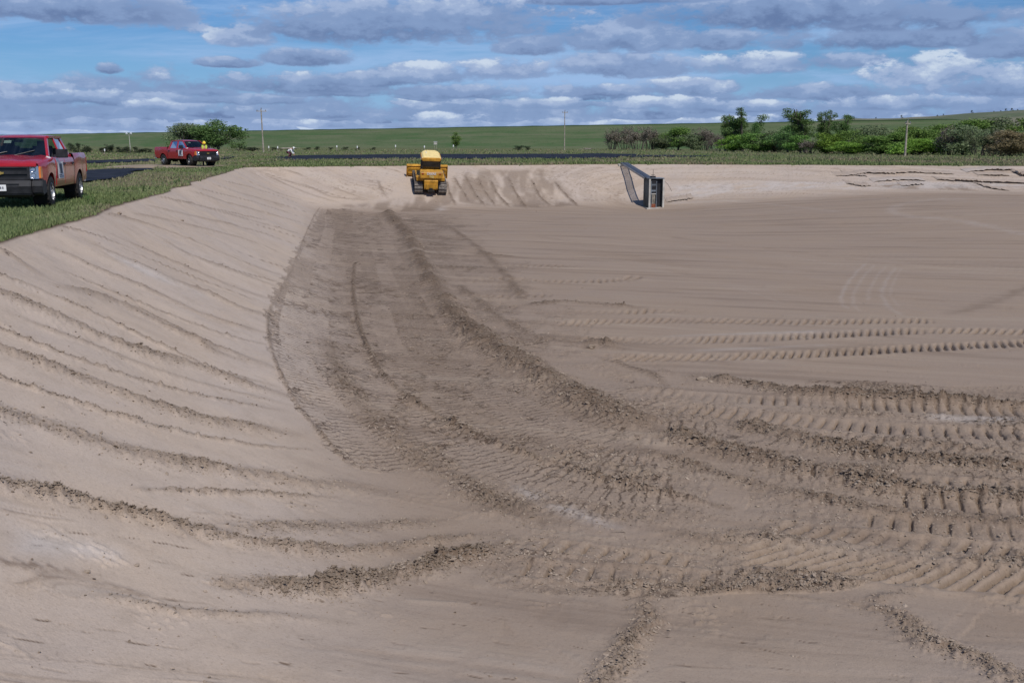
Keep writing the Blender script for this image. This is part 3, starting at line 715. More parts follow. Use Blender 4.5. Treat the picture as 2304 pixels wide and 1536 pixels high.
# ------------------------------------------------------------------ loose crumbs of earth
def crumb_material():
    m, t, b = new_mat('crumbled_clay')
    co = t.node('ShaderNodeNewGeometry').outputs['Position']
    t.put(b.inputs['Base Color'], t.mix(t.rng(t.noise(co, 3.0, 5, .7), .3, .7), (0.190, 0.145, 0.108), (0.38, 0.31, 0.25)))
    c0 = b.inputs['Base Color'].links[0].from_socket; t.put(b.inputs['Base Color'], t.mix(t.m('MULTIPLY', t.attr('damp_shade'), .72, clamp=True), c0, (.085, .062, .046)))
    b.inputs['Roughness'].default_value = 0.95; b.inputs['Specular IOR Level'].default_value = 0.1
    return m
OCT = np.array([[1, 0, 0], [-1, 0, 0], [0, 1, 0], [0, -1, 0], [0, 0, 1], [0, 0, -1]], float)
OCTF = np.array([[0, 2, 4], [2, 1, 4], [1, 3, 4], [3, 0, 4], [2, 0, 5], [1, 2, 5], [3, 1, 5], [0, 3, 5]])
def scatter_crumbs(n=60000):
    w = (np.clip(rough, 0, 1.3) ** 1.6 + 0.0015 + 0.05 * sc1) / (1 + (yf / 24.0) ** 2) * (uu > 0.02)
    i = rng.choice(len(w), n, p=w / w.sum())
    size = rng.gamma(1.8, 0.0036, n) + 0.0025; size = np.minimum(size, .026) * (0.7 + 0.45 * np.clip(rough[i] - .5, 0, .8)) * (1 + yf[i] / 45)
    V = OCT[None] * (1 + (rng.random((n, 6, 3)) - .5) * 0.9) * size[:, None, None] * (np.array([1.35, .9, .6])[None, None])
    a = rng.random(n) * 6.283; ca, sa = np.cos(a)[:, None], np.sin(a)[:, None]
    tl = (rng.random(n) - .5) * 1.2; ct, st_ = np.cos(tl)[:, None], np.sin(tl)[:, None]
    X, Y, Z = V[..., 0], V[..., 1], V[..., 2]
    X, Z = X * ct + Z * st_, -X * st_ + Z * ct
    X, Y = X * ca - Y * sa, X * sa + Y * ca
    ox = xf[i] + (rng.random(n) - .5) * .03; oy = yf[i] + (rng.random(n) - .5) * .05
    P = np.stack([X + ox[:, None], Y + oy[:, None], Z + (ZZ[i] + size * .25)[:, None]], -1).reshape(-1, 3)
    F = (OCTF[None] + (np.arange(n) * 6)[:, None, None]).reshape(-1, 3)
    me = np_mesh('loose_clods', P, F, smooth=False); add_attr(me, 'damp_shade', np.repeat(np.clip(damp_shade[i] - .25, 0, 1), 6))
    o = new_obj('loose_clods', me, crumb_material())
    tag(o, 'crumbled clods of clay scattered along furrows and tyre tracks', kind='stuff')
scatter_crumbs()

# ------------------------------------------------------------------ black liners of the neighbouring ponds
def liner_material():
    m, t, b = new_mat('black_liner_sheet')
    co = t.node('ShaderNodeNewGeometry').outputs['Position']
    n = t.noise(t.vmul(co, (1.0, .35, 1)), .8, 6, .65, .7)
    c = t.mix(t.rng(n, .35, .7), (0.010, 0.012, 0.019), (0.030, 0.034, 0.048))
    t.put(b.inputs['Base Color'], c); b.inputs['Roughness'].default_value = 0.85; b.inputs['Specular IOR Level'].default_value = .12
    bn = t.node('ShaderNodeBump'); bn.inputs['Strength'].default_value = .6; bn.inputs['Distance'].default_value = .1
    t.put(bn.inputs['Height'], n); t.l.new(bn.outputs[0], b.inputs['Normal'])
    return m
LINER = liner_material()
def sheet(name, px_poly, cell, mat, label, dz=0.035, wrinkle=.05):
    Q = world_line([px_poly[0]])[:0]
    P = np.array(px_poly, float); x, y = hit(P[:, 0], P[:, 1]); Q = np.stack([x, y], 1)
    lo, hi = Q.min(0), Q.max(0); cy_ = cell * 2.0
    gx_ = np.arange(lo[0], hi[0] + cell, cell); gy_ = np.arange(lo[1], hi[1] + cy_, cy_)
    A, B = np.meshgrid(gx_, gy_); a = A.ravel(); b = B.ravel()
    wa = a + (vnoise(a * .5, b * .25, 301) - .5) * cell * 3; wb = b + (vnoise(a * .4, b * .2, 303) - .5) * cell * 6
    ins = in_poly(wa, wb, Q); z = base_z(a, b) + dz + wrinkle * fbm(a * .9, b * .35, 3, 305)
    w = len(gx_); ii = np.arange(len(a)).reshape(len(gy_), w)
    q = np.stack([ii[:-1, :-1], ii[:-1, 1:], ii[1:, 1:], ii[1:, :-1]], -1).reshape(-1, 4)
    q = q[ins[q].sum(1) >= 3]; used, inv = np.unique(q, return_inverse=True)
    o = new_obj(name, np_mesh(name, np.stack([a, b, z], 1)[used], inv.reshape(q.shape)), mat)
    return tag(o, label, kind='structure')
sheet('pond_liner', [(60,388),(195,384),(248,381),(302,380),(356,380),(349,383),(306,388),(279,400),(250,405),(196,411),(60,424)], .25, LINER, 'black liner sheet of a neighbouring pond behind the nearer truck')
sheet('pond_liner', [(150,364),(230,361),(347,358),(347,364),(230,368),(150,371)], .4, LINER, 'narrow black liner strip beyond the dirt track')
sheet('pond_liner', [(488,356),(500,354),(548,352),(520,357),(490,362)], .4, LINER, 'black liner strip right of the distant truck')
sheet('pond_liner', [(590,360),(612,354),(640,351.5),(700,349.5),(1000,347),(1350,346),(1440,347),(1380,356.5),(1000,358.5),(700,360),(660,362),(620,362)], .8, LINER, 'long black liner sheet of the pond beyond the far rim')
sheet('pond_liner', [(1400,350),(1500,349),(1620,352),(1500,354),(1420,355)], .8, LINER, 'grassed over right end of the long black liner')
DIRT = simple('packed_dirt', (0.30, 0.235, 0.165), .95, var=.15, vscale=.8)
sheet('dirt_track', [(225,378),(300,372),(350,371),(480,372),(530,371),(470,378),(380,379),(300,379),(240,381)], .35, DIRT, 'packed tan dirt track under the distant truck', dz=.02, wrinkle=.02)
sheet('dirt_track', [(630,337),(640,335),(668,334.6),(672,336),(640,338)], 1.5, simple('pale_sand', (.42, .36, .29), .95, var=.1), 'pale sandy bank beside the dark shrubs', dz=.3, wrinkle=.2)

# ------------------------------------------------------------------ dam and hill
def dam_material():
    m, t, b = new_mat('dam_grass')
    co = t.node('ShaderNodeNewGeometry').outputs['Position']
    z = t.sep(co)[2]
    n1 = t.noise(t.vmul(co, (.02, .02, .5)), 1.0, 6, .65, .6); n2 = t.noise(co, .35, 5, .7)
    c = t.mix(t.rng(n1, .35, .65), (0.066, 0.115, 0.046), (0.115, 0.140, 0.074))
    c = t.mix(t.mul(t.rng(n2, .5, .75), .4), c, (0.115, 0.105, 0.070)); n5 = t.noise(t.vmul(co, (.012, .012, 1.6)), 1.0, 5, .6, .4); c = t.mix(t.mul(t.rng(n5, .56, .64), .5), c, (.150, .145, .100)); c = t.mix(t.mul(t.rng(t.noise(co, .9, 4, .6), .58, .7), .6), c, (.035, .06, .022))
    crest = t.rng(z, 9.2, 9.7); c = t.mix(crest, c, (0.028, 0.055, 0.020))
    t.put(b.inputs['Base Color'], c); b.inputs['Roughness'].default_value = .95; b.inputs['Specular IOR Level'].default_value = .1
    return m
def build_dam():
    a = np.array([-366., 818.]); d = np.array([446., -418.]); nrm = np.array([-418., -446.]); nrm /= np.hypot(*nrm)
    S = np.linspace(-2.2, 1.24, 260); prof = [(-34, -1.0), (-24, 2.6), (-12, 6.4), (-3, 9.4), (-2.4, 9.75), (0, 9.9), (6, 9.9), (8, 9.4), (40, -1.0)]
    V = []
    for s in S:
        base = a + d * s; end = sstep(1.24, 1.14, s)
        for k, (o_, h_) in enumerate(prof):
            p = base - nrm * o_
            hh = h_ * end + (0.25 * (vnoise(s * 60, k * .7, 311) - .5) if h_ > 0 else 0)
            V.append((p[0], p[1], hh))
    V = np.array(V); k = len(prof); ii = np.arange(len(V)).reshape(-1, k)
    F = np.stack([ii[:-1, :-1], ii[:-1, 1:], ii[1:, 1:], ii[1:, :-1]], -1).reshape(-1, 4)
    tag(new_obj('dam_embankment', np_mesh('dam_embankment', V, F), dam_material()), 'long straight grass dam along the horizon', kind='structure')
build_dam()
def hill_z(x, y):
    r = np.hypot(x, y); pxx = CX + F_PX * (x / np.maximum(y, 1)) / (math.cos(PITCH))
    crest_py = np.interp(pxx, [1500, 1720, 1850, 1900, 2000, 2100, 2200, 2304, 2500, 2900, 4000], [330, 300, 276, 273, 273, 269, 263, 259, 254, 246, 240])
    crest = (HOR - crest_py) / F_PX * 900 + 1.6
    crest = crest + (fbm(x * .02, y * .02, 4, 321) - .5) * 4.0 * sstep(1650, 1900, pxx)
    return -0.5 + crest * sstep(430, 900, r) + (r > 900) * 0
def build_hill():
    th = np.linspace(R(8), R(62), 300); rr = np.linspace(420, 1500, 60)
    T, RR = np.meshgrid(th, rr); x = (RR * np.sin(T)).ravel(); y = (RR * np.cos(T)).ravel(); z = hill_z(x, y)
    ii = np.arange(x.size).reshape(60, 300); F = np.stack([ii[:-1, :-1], ii[1:, :-1], ii[1:, 1:], ii[:-1, 1:]], -1).reshape(-1, 4)
    m, t, b = new_mat('hill_scrub'); co = t.node('ShaderNodeNewGeometry').outputs['Position']
    n1 = t.noise(co, .012, 6, .65, .5); n2 = t.noise(co, .08, 6, .7)
    c = t.mix(t.rng(n1, .38, .62), (0.085, 0.108, 0.052), (0.185, 0.165, 0.115)); c = t.mix(t.mul(t.rng(n2, .5, .68), .55), c, (0.050, 0.072, 0.030))
    t.put(b.inputs['Base Color'], c); b.inputs['Roughness'].default_value = .95
    tag(new_obj('hill', np_mesh('hill', np.stack([x, y, z], 1), F[:, ::-1]), m), 'low scrubby hill behind the trees on the right', kind='structure')
build_hill()

def build_ledges():
    m = simple('shaded_undercut_clay', (.20, .155, .12), .95, var=.3, vscale=2.0); mt = SOIL  # dark clay colour meant for the shade under the lip
    for k, (h, pts) in enumerate(LEDGES):
        L = world_line(pts); n = max(8, int(len(L) * 2.5)); t_ = np.linspace(0, len(L) - 1, n); x = np.interp(t_, range(len(L)), L[:, 0]); y = np.interp(t_, range(len(L)), L[:, 1])
        g = np.random.default_rng(900 + k); y = y + g.normal(size=n) * .06; e = np.sin(np.linspace(0, np.pi, n)) ** .4; hh = .8 * h * e * (.45 + .9 * g.random(n)) + .01
        z0 = base_z(x, y); zb = base_z(x, y + .9)
        rows = [np.stack([x, y - .02, z0 - .05], 1), np.stack([x, y + .16, z0 + hh * .15], 1), np.stack([x, y + .14, z0 + hh * .72], 1), np.stack([x + g.normal(size=n) * .03, y - .04 - .08 * g.random(n), z0 + hh * .80], 1), np.stack([x, y - .02, z0 + hh], 1), np.stack([x, y + .35, z0 + hh * 1.02 + .08], 1), np.stack([x, y + 1.1, base_z(x, y + 1.1) + .02], 1), np.stack([x, y + 1.3, base_z(x, y + 1.3) - .06], 1)]
        V = np.concatenate(rows); ii = np.arange(len(V)).reshape(8, n); F = np.stack([ii[:-1, :-1], ii[:-1, 1:], ii[1:, 1:], ii[1:, :-1]], -1).reshape(-1, 4)
        me = np_mesh('earth_ledge', V, F); z = np.zeros(len(V)); top = np.repeat(np.arange(8) >= 4, n)
        for a_, v_ in (('rough', z + .2), ('damp_shade', np.where(top, .2, .55)), ('pale', z + (.5 if k % 3 == 2 else .1) * top), ('streak', z + .5), ('rim', z + .5), ('tread', z), ('trk_a', z), ('trk_d', z), ('line', z)): add_attr(me, a_, v_)  # recess rows darkened in colour as shade below the overhang
        tag(new_obj('earth_ledge', me, SOIL), 'undercut ledge of clay in the far right bank', kind='structure')
build_ledges()

# ------------------------------------------------------------------ vegetation
def leaf_material(name, a, b_, tan=None):
    m, t, b = new_mat(name)
    rnd = t.attr('tone')
    info = t.node('ShaderNodeObjectInfo').outputs['Random']
    a = tuple(v * 1.75 for v in a); b_ = tuple(v * 1.75 for v in b_)
    c = t.mix(rnd, a, b_)
    if tan: c = t.mix(t.rng(rnd, .72, .95), c, tan)
    hs = t.node('ShaderNodeHueSaturation'); t.put(hs.inputs['Color'], c); t.put(hs.inputs['Value'], t.m('MULTIPLY_ADD', info, .35, .85)); t.put(hs.inputs['Hue'], t.m('MULTIPLY_ADD', info, .03, .485))
    t.put(b.inputs['Base Color'], hs.outputs[0]); b.inputs['Roughness'].default_value = .7; b.inputs['Specular IOR Level'].default_value = .2
    tr = t.node('ShaderNodeBsdfTranslucent'); t.put(tr.inputs[0], hs.outputs[0])
    mx = t.node('ShaderNodeMixShader'); mx.inputs[0].default_value = .25
    out = t.n['Material Output']; t.l.new(b.outputs[0], mx.inputs[1]); t.l.new(tr.outputs[0], mx.inputs[2]); t.l.new(mx.outputs[0], out.inputs[0])
    return m
LM = {'cotton': leaf_material('cottonwood_leaves', (0.045, 0.085, 0.025), (0.085, 0.135, 0.045)),
      'green': leaf_material('green_leaves', (0.055, 0.105, 0.022), (0.115, 0.175, 0.045)),
      'bright': leaf_material('bright_leaves', (0.075, 0.150, 0.022), (0.140, 0.225, 0.040)),
      'dull': leaf_material('grey_green_leaves', (0.070, 0.098, 0.048), (0.120, 0.140, 0.075)),
      'bare': leaf_material('bare_brown_twigs', (0.105, 0.088, 0.072), (0.165, 0.142, 0.118), (0.10, 0.115, 0.06)),
      'rust': leaf_material('rusty_budding_twigs', (0.125, 0.105, 0.055), (0.170, 0.140, 0.080)),
      'juniper': leaf_material('juniper_needles', (0.013, 0.021, 0.011), (0.028, 0.036, 0.019)),
      'grass': leaf_material('grass_blades', (0.075, 0.105, 0.038), (0.155, 0.165, 0.078), (0.27, 0.225, 0.150)),
      'weed': leaf_material('weed_leaves', (0.055, 0.115, 0.030), (0.090, 0.165, 0.050))}
BARK = simple('grey_bark', (0.13, 0.11, 0.09), .95, var=.2, vscale=3)

def leaf_cloud(centres, radii, per, size, flat=1.0):
    """leaf sized triangles spread through the volume of irregular clumps"""
    P = []; n_tot = 0
    for c, r in zip(centres, radii):
        n = int(per * (r[0] * r[1] * r[2]) ** (2 / 3))
        d = rng.normal(size=(n, 3)); d /= np.linalg.norm(d, axis=1)[:, None]
        rad = rng.random(n) ** .45
        P.append(np.array(c) + d * rad[:, None] * np.array(r) * (0.85 + .3 * rng.random((n, 1))))
    P = np.concatenate(P); n = len(P)
    a = rng.normal(size=(n, 3)); a /= np.linalg.norm(a, axis=1)[:, None]
    b = np.cross(a, rng.normal(size=(n, 3))); b /= np.linalg.norm(b, axis=1)[:, None]
    s = size * (0.6 + .8 * rng.random((n, 1)))
    V = np.stack([P - a * s, P + a * s * .9 + b * s * .3, P + b * s * .9 * flat], 1).reshape(-1, 3)
    return V, np.repeat(rng.random(n), 3)
def tubes(segs, sides=5):
    """segs: (p0, p1, r0, r1)"""
    V, Fq = [], []
    for p0, p1, r0, r1 in segs:
        p0 = np.array(p0, float); p1 = np.array(p1, float); d = p1 - p0; d /= np.linalg.norm(d) + 1e-9
        u = np.cross(d, [0.3, .9, .2]); u /= np.linalg.norm(u); v = np.cross(d, u); o = len(V)
        for p, r in ((p0, r0), (p1, r1)):
            for k in range(sides):
                a = 6.283 * k / sides; V.append(p + (u * math.cos(a) + v * math.sin(a)) * r)
        for k in range(sides): Fq.append((o + k, o + (k + 1) % sides, o + sides + (k + 1) % sides, o + sides + k))
    return np.array(V), np.array(Fq)
def tree_meshes(kind, seed):
    """one metre tall prototypes: trunk with limbs, and crown; scaled to size when placed"""
    g = np.random.default_rng(seed); segs = []; cen = []; rad = []
    global rng
    keep = rng; rng = g
    H = {'cotton': 9.0, 'round': 6.0, 'thicket': 6.0, 'juniper': 2.6, 'shrub': 1.6, 'slim': 6.0}[kind]
    if kind == 'cotton':
        nl = 5
        for k in range(nl):
            a = g.random() * 6.28; sp = .8 + 1.4 * g.random(); top = H * (.68 + .27 * g.random()) if k else H * .93
            b0 = np.array([0, 0, .6 + .8 * g.random()]); mid = np.array([math.cos(a) * sp * .5, math.sin(a) * sp * .5, top * .5]); tp = np.array([math.cos(a) * sp, math.sin(a) * sp, top * .9])
            segs += [(b0, mid, .17, .11), (mid, tp, .11, .04)]
            for j in range(7):
                f = .30 + .7 * (j + g.random()) / 7; c = (mid if f < .5 else tp) * 1.0; c = b0 + (mid - b0) * min(1, f * 2) if f < .5 else mid + (tp - mid) * (f * 2 - 1)
                c = c + g.normal(size=3) * .38; cen.append(c); r = .45 + .40 * g.random(); rad.append((r, r, r * .85)); segs.append((mid if f < .5 else (mid + tp) / 2, c, .05, .015))
        segs.append(((0, 0, -.2), (0, 0, 1.4), .28, .2)); per, size = 330, .12
    elif kind in ('round', 'slim'):
        wd = .62 if kind == 'round' else .28
        for k in range(28):
            a = g.random() * 6.28; f = g.random(); rr = H * wd * .62 * math.sqrt(g.random()) * math.sin(max(.35, math.pi * (.12 + .8 * f)))
            c = np.array([math.cos(a) * rr, math.sin(a) * rr, H * (.13 + .74 * f)]); r = H * (.12 + .09 * g.random()) * (1 if kind == 'round' else .7)
            cen.append(c); rad.append((r, r, r * .85)); segs.append(((0, 0, H * .15 * f + .3), c, .06, .02))
        segs.append(((0, 0, -.2), (.1, 0, H * .5), .16, .08)); per, size = 150, .15
    elif kind == 'thicket':
        for k in range(14):
            a = g.random() * 6.28; sp = H * .33 * g.random() ** .5; b0 = np.array([math.cos(a) * sp * .5, math.sin(a) * sp * .5, -.1]); tp = np.array([math.cos(a) * sp, math.sin(a) * sp, H * (.62 + .33 * g.random())])
            mid = (b0 + tp) / 2 + g.normal(size=3) * .2; segs += [(b0, mid, .06, .04), (mid, tp, .04, .015)]
            for j in range(5):
                c = mid + (tp - mid) * g.random() + g.normal(size=3) * .45; segs.append((mid + (tp - mid) * .3 * g.random(), c, .02, .008)); cen.append(c); r = .45 + .3 * g.random(); rad.append((r, r, r))
        per, size = 75, .14
    elif kind == 'juniper':
        for k in range(16):
            f = g.random(); a = g.random() * 6.28; rr = .75 * math.sqrt(g.random()) * (1 - .55 * f); c = np.array([math.cos(a) * rr, math.sin(a) * rr, H * (.12 + .74 * f)]); r = .42 - .16 * f
            cen.append(c); rad.append((r, r, r * 1.2))
        segs.append(((0, 0, -.1), (0, 0, H * .8), .08, .03)); per, size = 420, .07
    else:
        for k in range(9):
            a = g.random() * 6.28; rr = .7 * g.random(); c = np.array([math.cos(a) * rr, math.sin(a) * rr, .25 + H * .6 * g.random()]); cen.append(c); rad.append((.42, .42, .38)); segs.append(((0, 0, 0), c, .03, .01))
        per, size = 300, .09
    V, tone = leaf_cloud(cen, rad, per * 1.7, size)
    F = np.arange(len(V)).reshape(-1, 3)
    cm = np_mesh('crown', V, F, smooth=False); add_attr(cm, 'tone', tone)
    TV, TF = tubes(segs); tm = np_mesh('trunk', TV, TF); rng = keep
    w = np.percentile(np.abs(V[:, 0]), 97) * 2
    return cm, tm, V[:, 2].max(), w
PROTO = {}
def tree(kind, leaf, seed, px, base_py, top_py, width_px, name, label, cat='tree', group=None, dist=None, zb=None):
    key = (kind, leaf, seed)
    if key not in PROTO:
        cm, tm, h, w = tree_meshes(kind, seed + hash(kind) % 1); cm.materials.append(LM[leaf]); tm.materials.append(BARK); PROTO[key] = (cm, tm, h, w)
    cm, tm, h, w = PROTO[key]
    if dist is None: p = at(px, base_py)
    else: p = on_ray(px, base_py, dist)
    if zb is not None: p.z = zb
    sc_ = math.hypot(p.x, p.y); top = (HOR - top_py) / F_PX * sc_ + EYE
    H = top - p.z; W = width_px / F_PX * sc_
    r = empty(name, p, (0, 0, random.random() * 6.28)); r.scale = (W / w, W / w, H / h)
    tag(r, label, cat, group)
    new_obj('trunk', tm, None, r); new_obj('crown', cm, None, r)
    return r
T_ = tree
# grove behind the distant truck
T_('round', 'dull', 1, 414, 337, 279, 58, 'grove_tree', 'grey-green round tree, left end of the grove behind the distant red truck', group='grove behind the distant truck')
T_('round', 'green', 2, 448, 337, 281, 56, 'grove_tree', 'loose crowned middle tree of the grove behind the distant red truck', group='grove behind the distant truck')
T_('round', 'cotton', 3, 492, 337, 271, 100, 'grove_tree', 'largest dark green tree, right end of the grove behind the distant truck', group='grove behind the distant truck')
T_('shrub', 'cotton', 4, 538, 340, 316, 40, 'shrub', 'low green shrub just right of the grove, left of the tall bare pole', 'shrub')
T_('shrub', 'cotton', 4, 392, 340, 318, 40, 'shrub', 'low green shrub at the left foot of the grove', 'shrub')
T_('shrub', 'juniper', 4, 568, 340, 330, 46, 'shrub', 'flat dark shrub left of the tall bare utility pole', 'shrub')
# dark junipers behind the nearer truck
JUN = [(160, 320, 'leftmost juniper, half behind the cab of the nearer truck'), (177, 321, 'tall juniper just right of the nearer truck cab'), (192, 325, 'juniper at the right end of the first dark clump'),
       (202, 332, 'small juniper closing the first dark clump on the right'),
       (230, 331, 'low juniper at the left end of the second dark row'), (241, 324, 'bushy juniper second from the left of the second row'), (252, 324, 'tallest juniper of the second dark row'), (264, 329, 'juniper between the tallest one and the lamp pole'),
       (276, 331, 'juniper left of the lamp pole'), (286, 328, 'juniper directly behind the lamp pole foot'), (303, 329, 'juniper just right of the lamp pole'), (315, 332, 'low juniper between the lamp pole and the distant truck'),
       (328, 332, 'low juniper second from the distant truck'), (340, 334, 'last juniper, beside the bed of the distant truck')]
for k, (px, tp, lab) in enumerate(JUN):
    T_('juniper', 'juniper', 5 + k % 3, px, 344.5, tp, 17 + (k % 3) * 3, 'juniper', 'dark ' + lab, 'juniper', 'dark junipers beyond the pond on the left')
T_('slim', 'green', 8, 1026, 333, 297, 20, 'young_tree', 'lone slim green tree on the plain right of the bulldozer', dist=330)
for px, tp, wpx, lab in [(712, 329, 14, 'dark low bush left of the white marker posts on the plain'), (745, 331, 12, 'dark low bush beside a white marker post'), (775, 330, 16, 'dark low bush third along the far plain row'), (803, 331, 12, 'small dark bush between two white posts on the plain'),
                         (838, 331, 14, 'dark bush at the right end of the low row on the plain'), (1165, 327, 26, 'wide dark bush on the plain left of the second utility pole'), (1188, 328, 16, 'small dark bush beside the wide one on the plain'),
                         (690, 331, 16, 'dark low bush right of the pale sandy bank'), (652, 335, 12, 'small dark bush on the pale sandy bank'), (622, 331, 22, 'dark hedge-like bush right of the tall bare pole')]:
    T_('shrub', 'juniper', 9, px, 338, tp, wpx, 'shrub', lab, 'shrub', 'low bushes on the plain')
# the wood on the right: (kind, leaf, seed, px, base, top, width, name, label)
WOOD = [
    ('thicket','bare',11,1376,337,288,42,'bare_tree','leftmost bare brown tree of the wood, right of the second utility pole'), ('thicket','bare',12,1404,337,284,48,'bare_tree','bare brown tree with dark stem, second from the left of the wood'),
    ('thicket','bare',13,1434,337,282,50,'bare_tree','tallest bare brown tree of the left thicket'), ('thicket','bare',11,1466,337,286,48,'bare_tree','bare brown tree at the right of the left thicket above the walkway'),
    ('round','dull',14,1490,337,300,50,'tree','grey-green tree between the bare thicket and the green tree'), ('round','green',15,1526,338,286,56,'tree','mid green rounded tree between two bare thickets'),
    ('round','dull',16,1556,338,300,40,'tree','small grey-green tree right of the mid green rounded one'), ('thicket','bare',13,1585,338,287,62,'bare_tree','wide bare brown tree left of the tall forked cottonwood'),
    ('thicket','bare',12,1612,339,302,40,'bare_tree','low bare tree at the left foot of the forked cottonwood'),
    ('cotton','cotton',17,1632,340,261,36,'cottonwood','left stem crown of the tall forked cottonwood'), ('cotton','cotton',18,1668,340,247,58,'cottonwood','tallest cottonwood of the wood with a forked open crown'),
    ('slim','cotton',19,1697,341,276,16,'tree','slim leaning tree just right of the tallest cottonwood'), ('round','bright',20,1650,341,304,58,'tree','yellow-green bush tree in front of the forked cottonwood'),
    ('round','green',21,1700,342,300,64,'tree','green bush tree below the slim leaning tree'), ('round','dull',16,1742,342,294,60,'tree','grey-green tree between the two groups of cottonwoods'),
    ('round','cotton',22,1772,343,282,50,'tree','dark green tree at the left foot of the broad cottonwood'),
    ('cotton','cotton',23,1812,343,249,62,'cottonwood','broad cottonwood, left one of the right group'), ('cotton','cotton',24,1852,343,253,50,'cottonwood','cottonwood with feathery top in the middle of the right group'),
    ('cotton','cotton',17,1893,343,262,44,'cottonwood','smaller cottonwood standing apart at the right of its group'), ('round','green',15,1800,345,304,50,'tree','green bush below the broad cottonwood'),
    ('thicket','bare',11,1822,346,312,46,'bare_tree','grey twiggy bush in front of the broad cottonwood'), ('round','bright',20,1858,346,300,60,'tree','bright green tree below the feathery cottonwood'),
    ('round','bright',25,1905,347,318,64,'tree','bright low tree in front of the smaller cottonwood'), ('round','green',21,1918,346,294,56,'tree','green tree right of the smaller cottonwood'),
    ('round','dull',14,1955,345,286,54,'tree','dark grey-green tree left of the third utility pole, behind the gap'), ('round','green',26,1985,348,306,60,'tree','dark rounded tree with low skirts left of the third pole'),
    ('round','green',15,2015,348,298,50,'tree','green tree just left of the third utility pole'), ('shrub','bright',27,2022,350,322,44,'shrub','low bright bush at the foot of the third utility pole'),
    ('round','bright',28,2070,349,312,70,'tree','brightest green bush tree right of the third utility pole'), ('round','green',26,2052,347,292,56,'tree','green tree behind the third utility pole'),
    ('round','green',21,2100,347,294,60,'tree','green tree between the third pole and the twiggy trees'), ('thicket','bare',12,2132,349,286,52,'bare_tree','grey twiggy tree right of the brightest bush'),
    ('round','dull',14,2165,349,284,70,'tree','tall grey-green tree in the middle of the right wood'), ('thicket','dull',13,2205,350,290,60,'tree','thin grey-green tree left of the bare purple one'),
    ('thicket','bare',11,2235,350,294,56,'bare_tree','purplish bare tree near the right edge of the wood'), ('round','rust',29,2268,351,296,62,'tree','rust tinted budding tree near the right edge'),
    ('round','green',15,2308,351,300,60,'tree','green tree cut by the right edge of the picture'), ('round','dull',16,2350,351,290,80,'tree','grey-green tree beyond the right edge'),
    ('round','dull',16,1965,341,284,70,'tree','back row tree left of the third utility pole'), ('round','green',22,2045,341,287,64,'tree','back row tree whose top shows behind the third pole'),
    ('round','green',26,2118,341,283,70,'tree','back row tree above the twiggy grey one'), ('round','green',15,2185,341,272,84,'tree','high back row tree below the hill crest'),
    ('round','dull',14,2250,341,270,90,'tree','broad back row tree under the dotted hill'), ('round','green',21,2312,341,272,80,'tree','back row tree at the right edge below the hill'),
]
for w_ in WOOD: T_(*w_[:6], w_[6] * (1.32 if w_[0] == 'round' else 1.1), w_[7], w_[8], 'tree', 'trees of the wood on the right')
# junipers dotted over the hill
for k, (px, py, lab) in enumerate([(1970, 273, 'leftmost dark juniper dot on the hill crest'), (2028, 271, 'round juniper on the crest above the third utility pole'), (2108, 268, 'small juniper on the crest right of the third pole'), (2122, 264, 'larger juniper on the hill crest'),
                                   (2186, 262, 'lone juniper on the middle of the crest'), (2235, 259, 'first of the crest junipers near the right edge'), (2251, 257, 'second of the crest junipers near the right edge'), (2262, 264, 'juniper below the crest near the right edge'),
                                   (2278, 256, 'topmost juniper of the hill'), (2288, 263, 'last juniper on the slope at the right edge'), (2275, 268, 'lowest juniper on the open slope at the right')]):
    dx, dy, dz = px_dir(px, py + 2); s = 860.0 / math.hypot(dx, dy); x, y = float(dx * s), float(dy * s); z = float(hill_z(np.array([x]), np.array([y]))[0])
    r = empty('juniper', (x, y, z - .4)); sz = .85 + .6 * (k % 3 == 1); r.scale = (sz, sz, sz * .8); cm, tm, h, w = PROTO[('juniper', 'juniper', 5 + k % 3)]
    new_obj('trunk', tm, None, r); new_obj('crown', cm, None, r); tag(r, lab, 'juniper', 'junipers dotted over the hill')

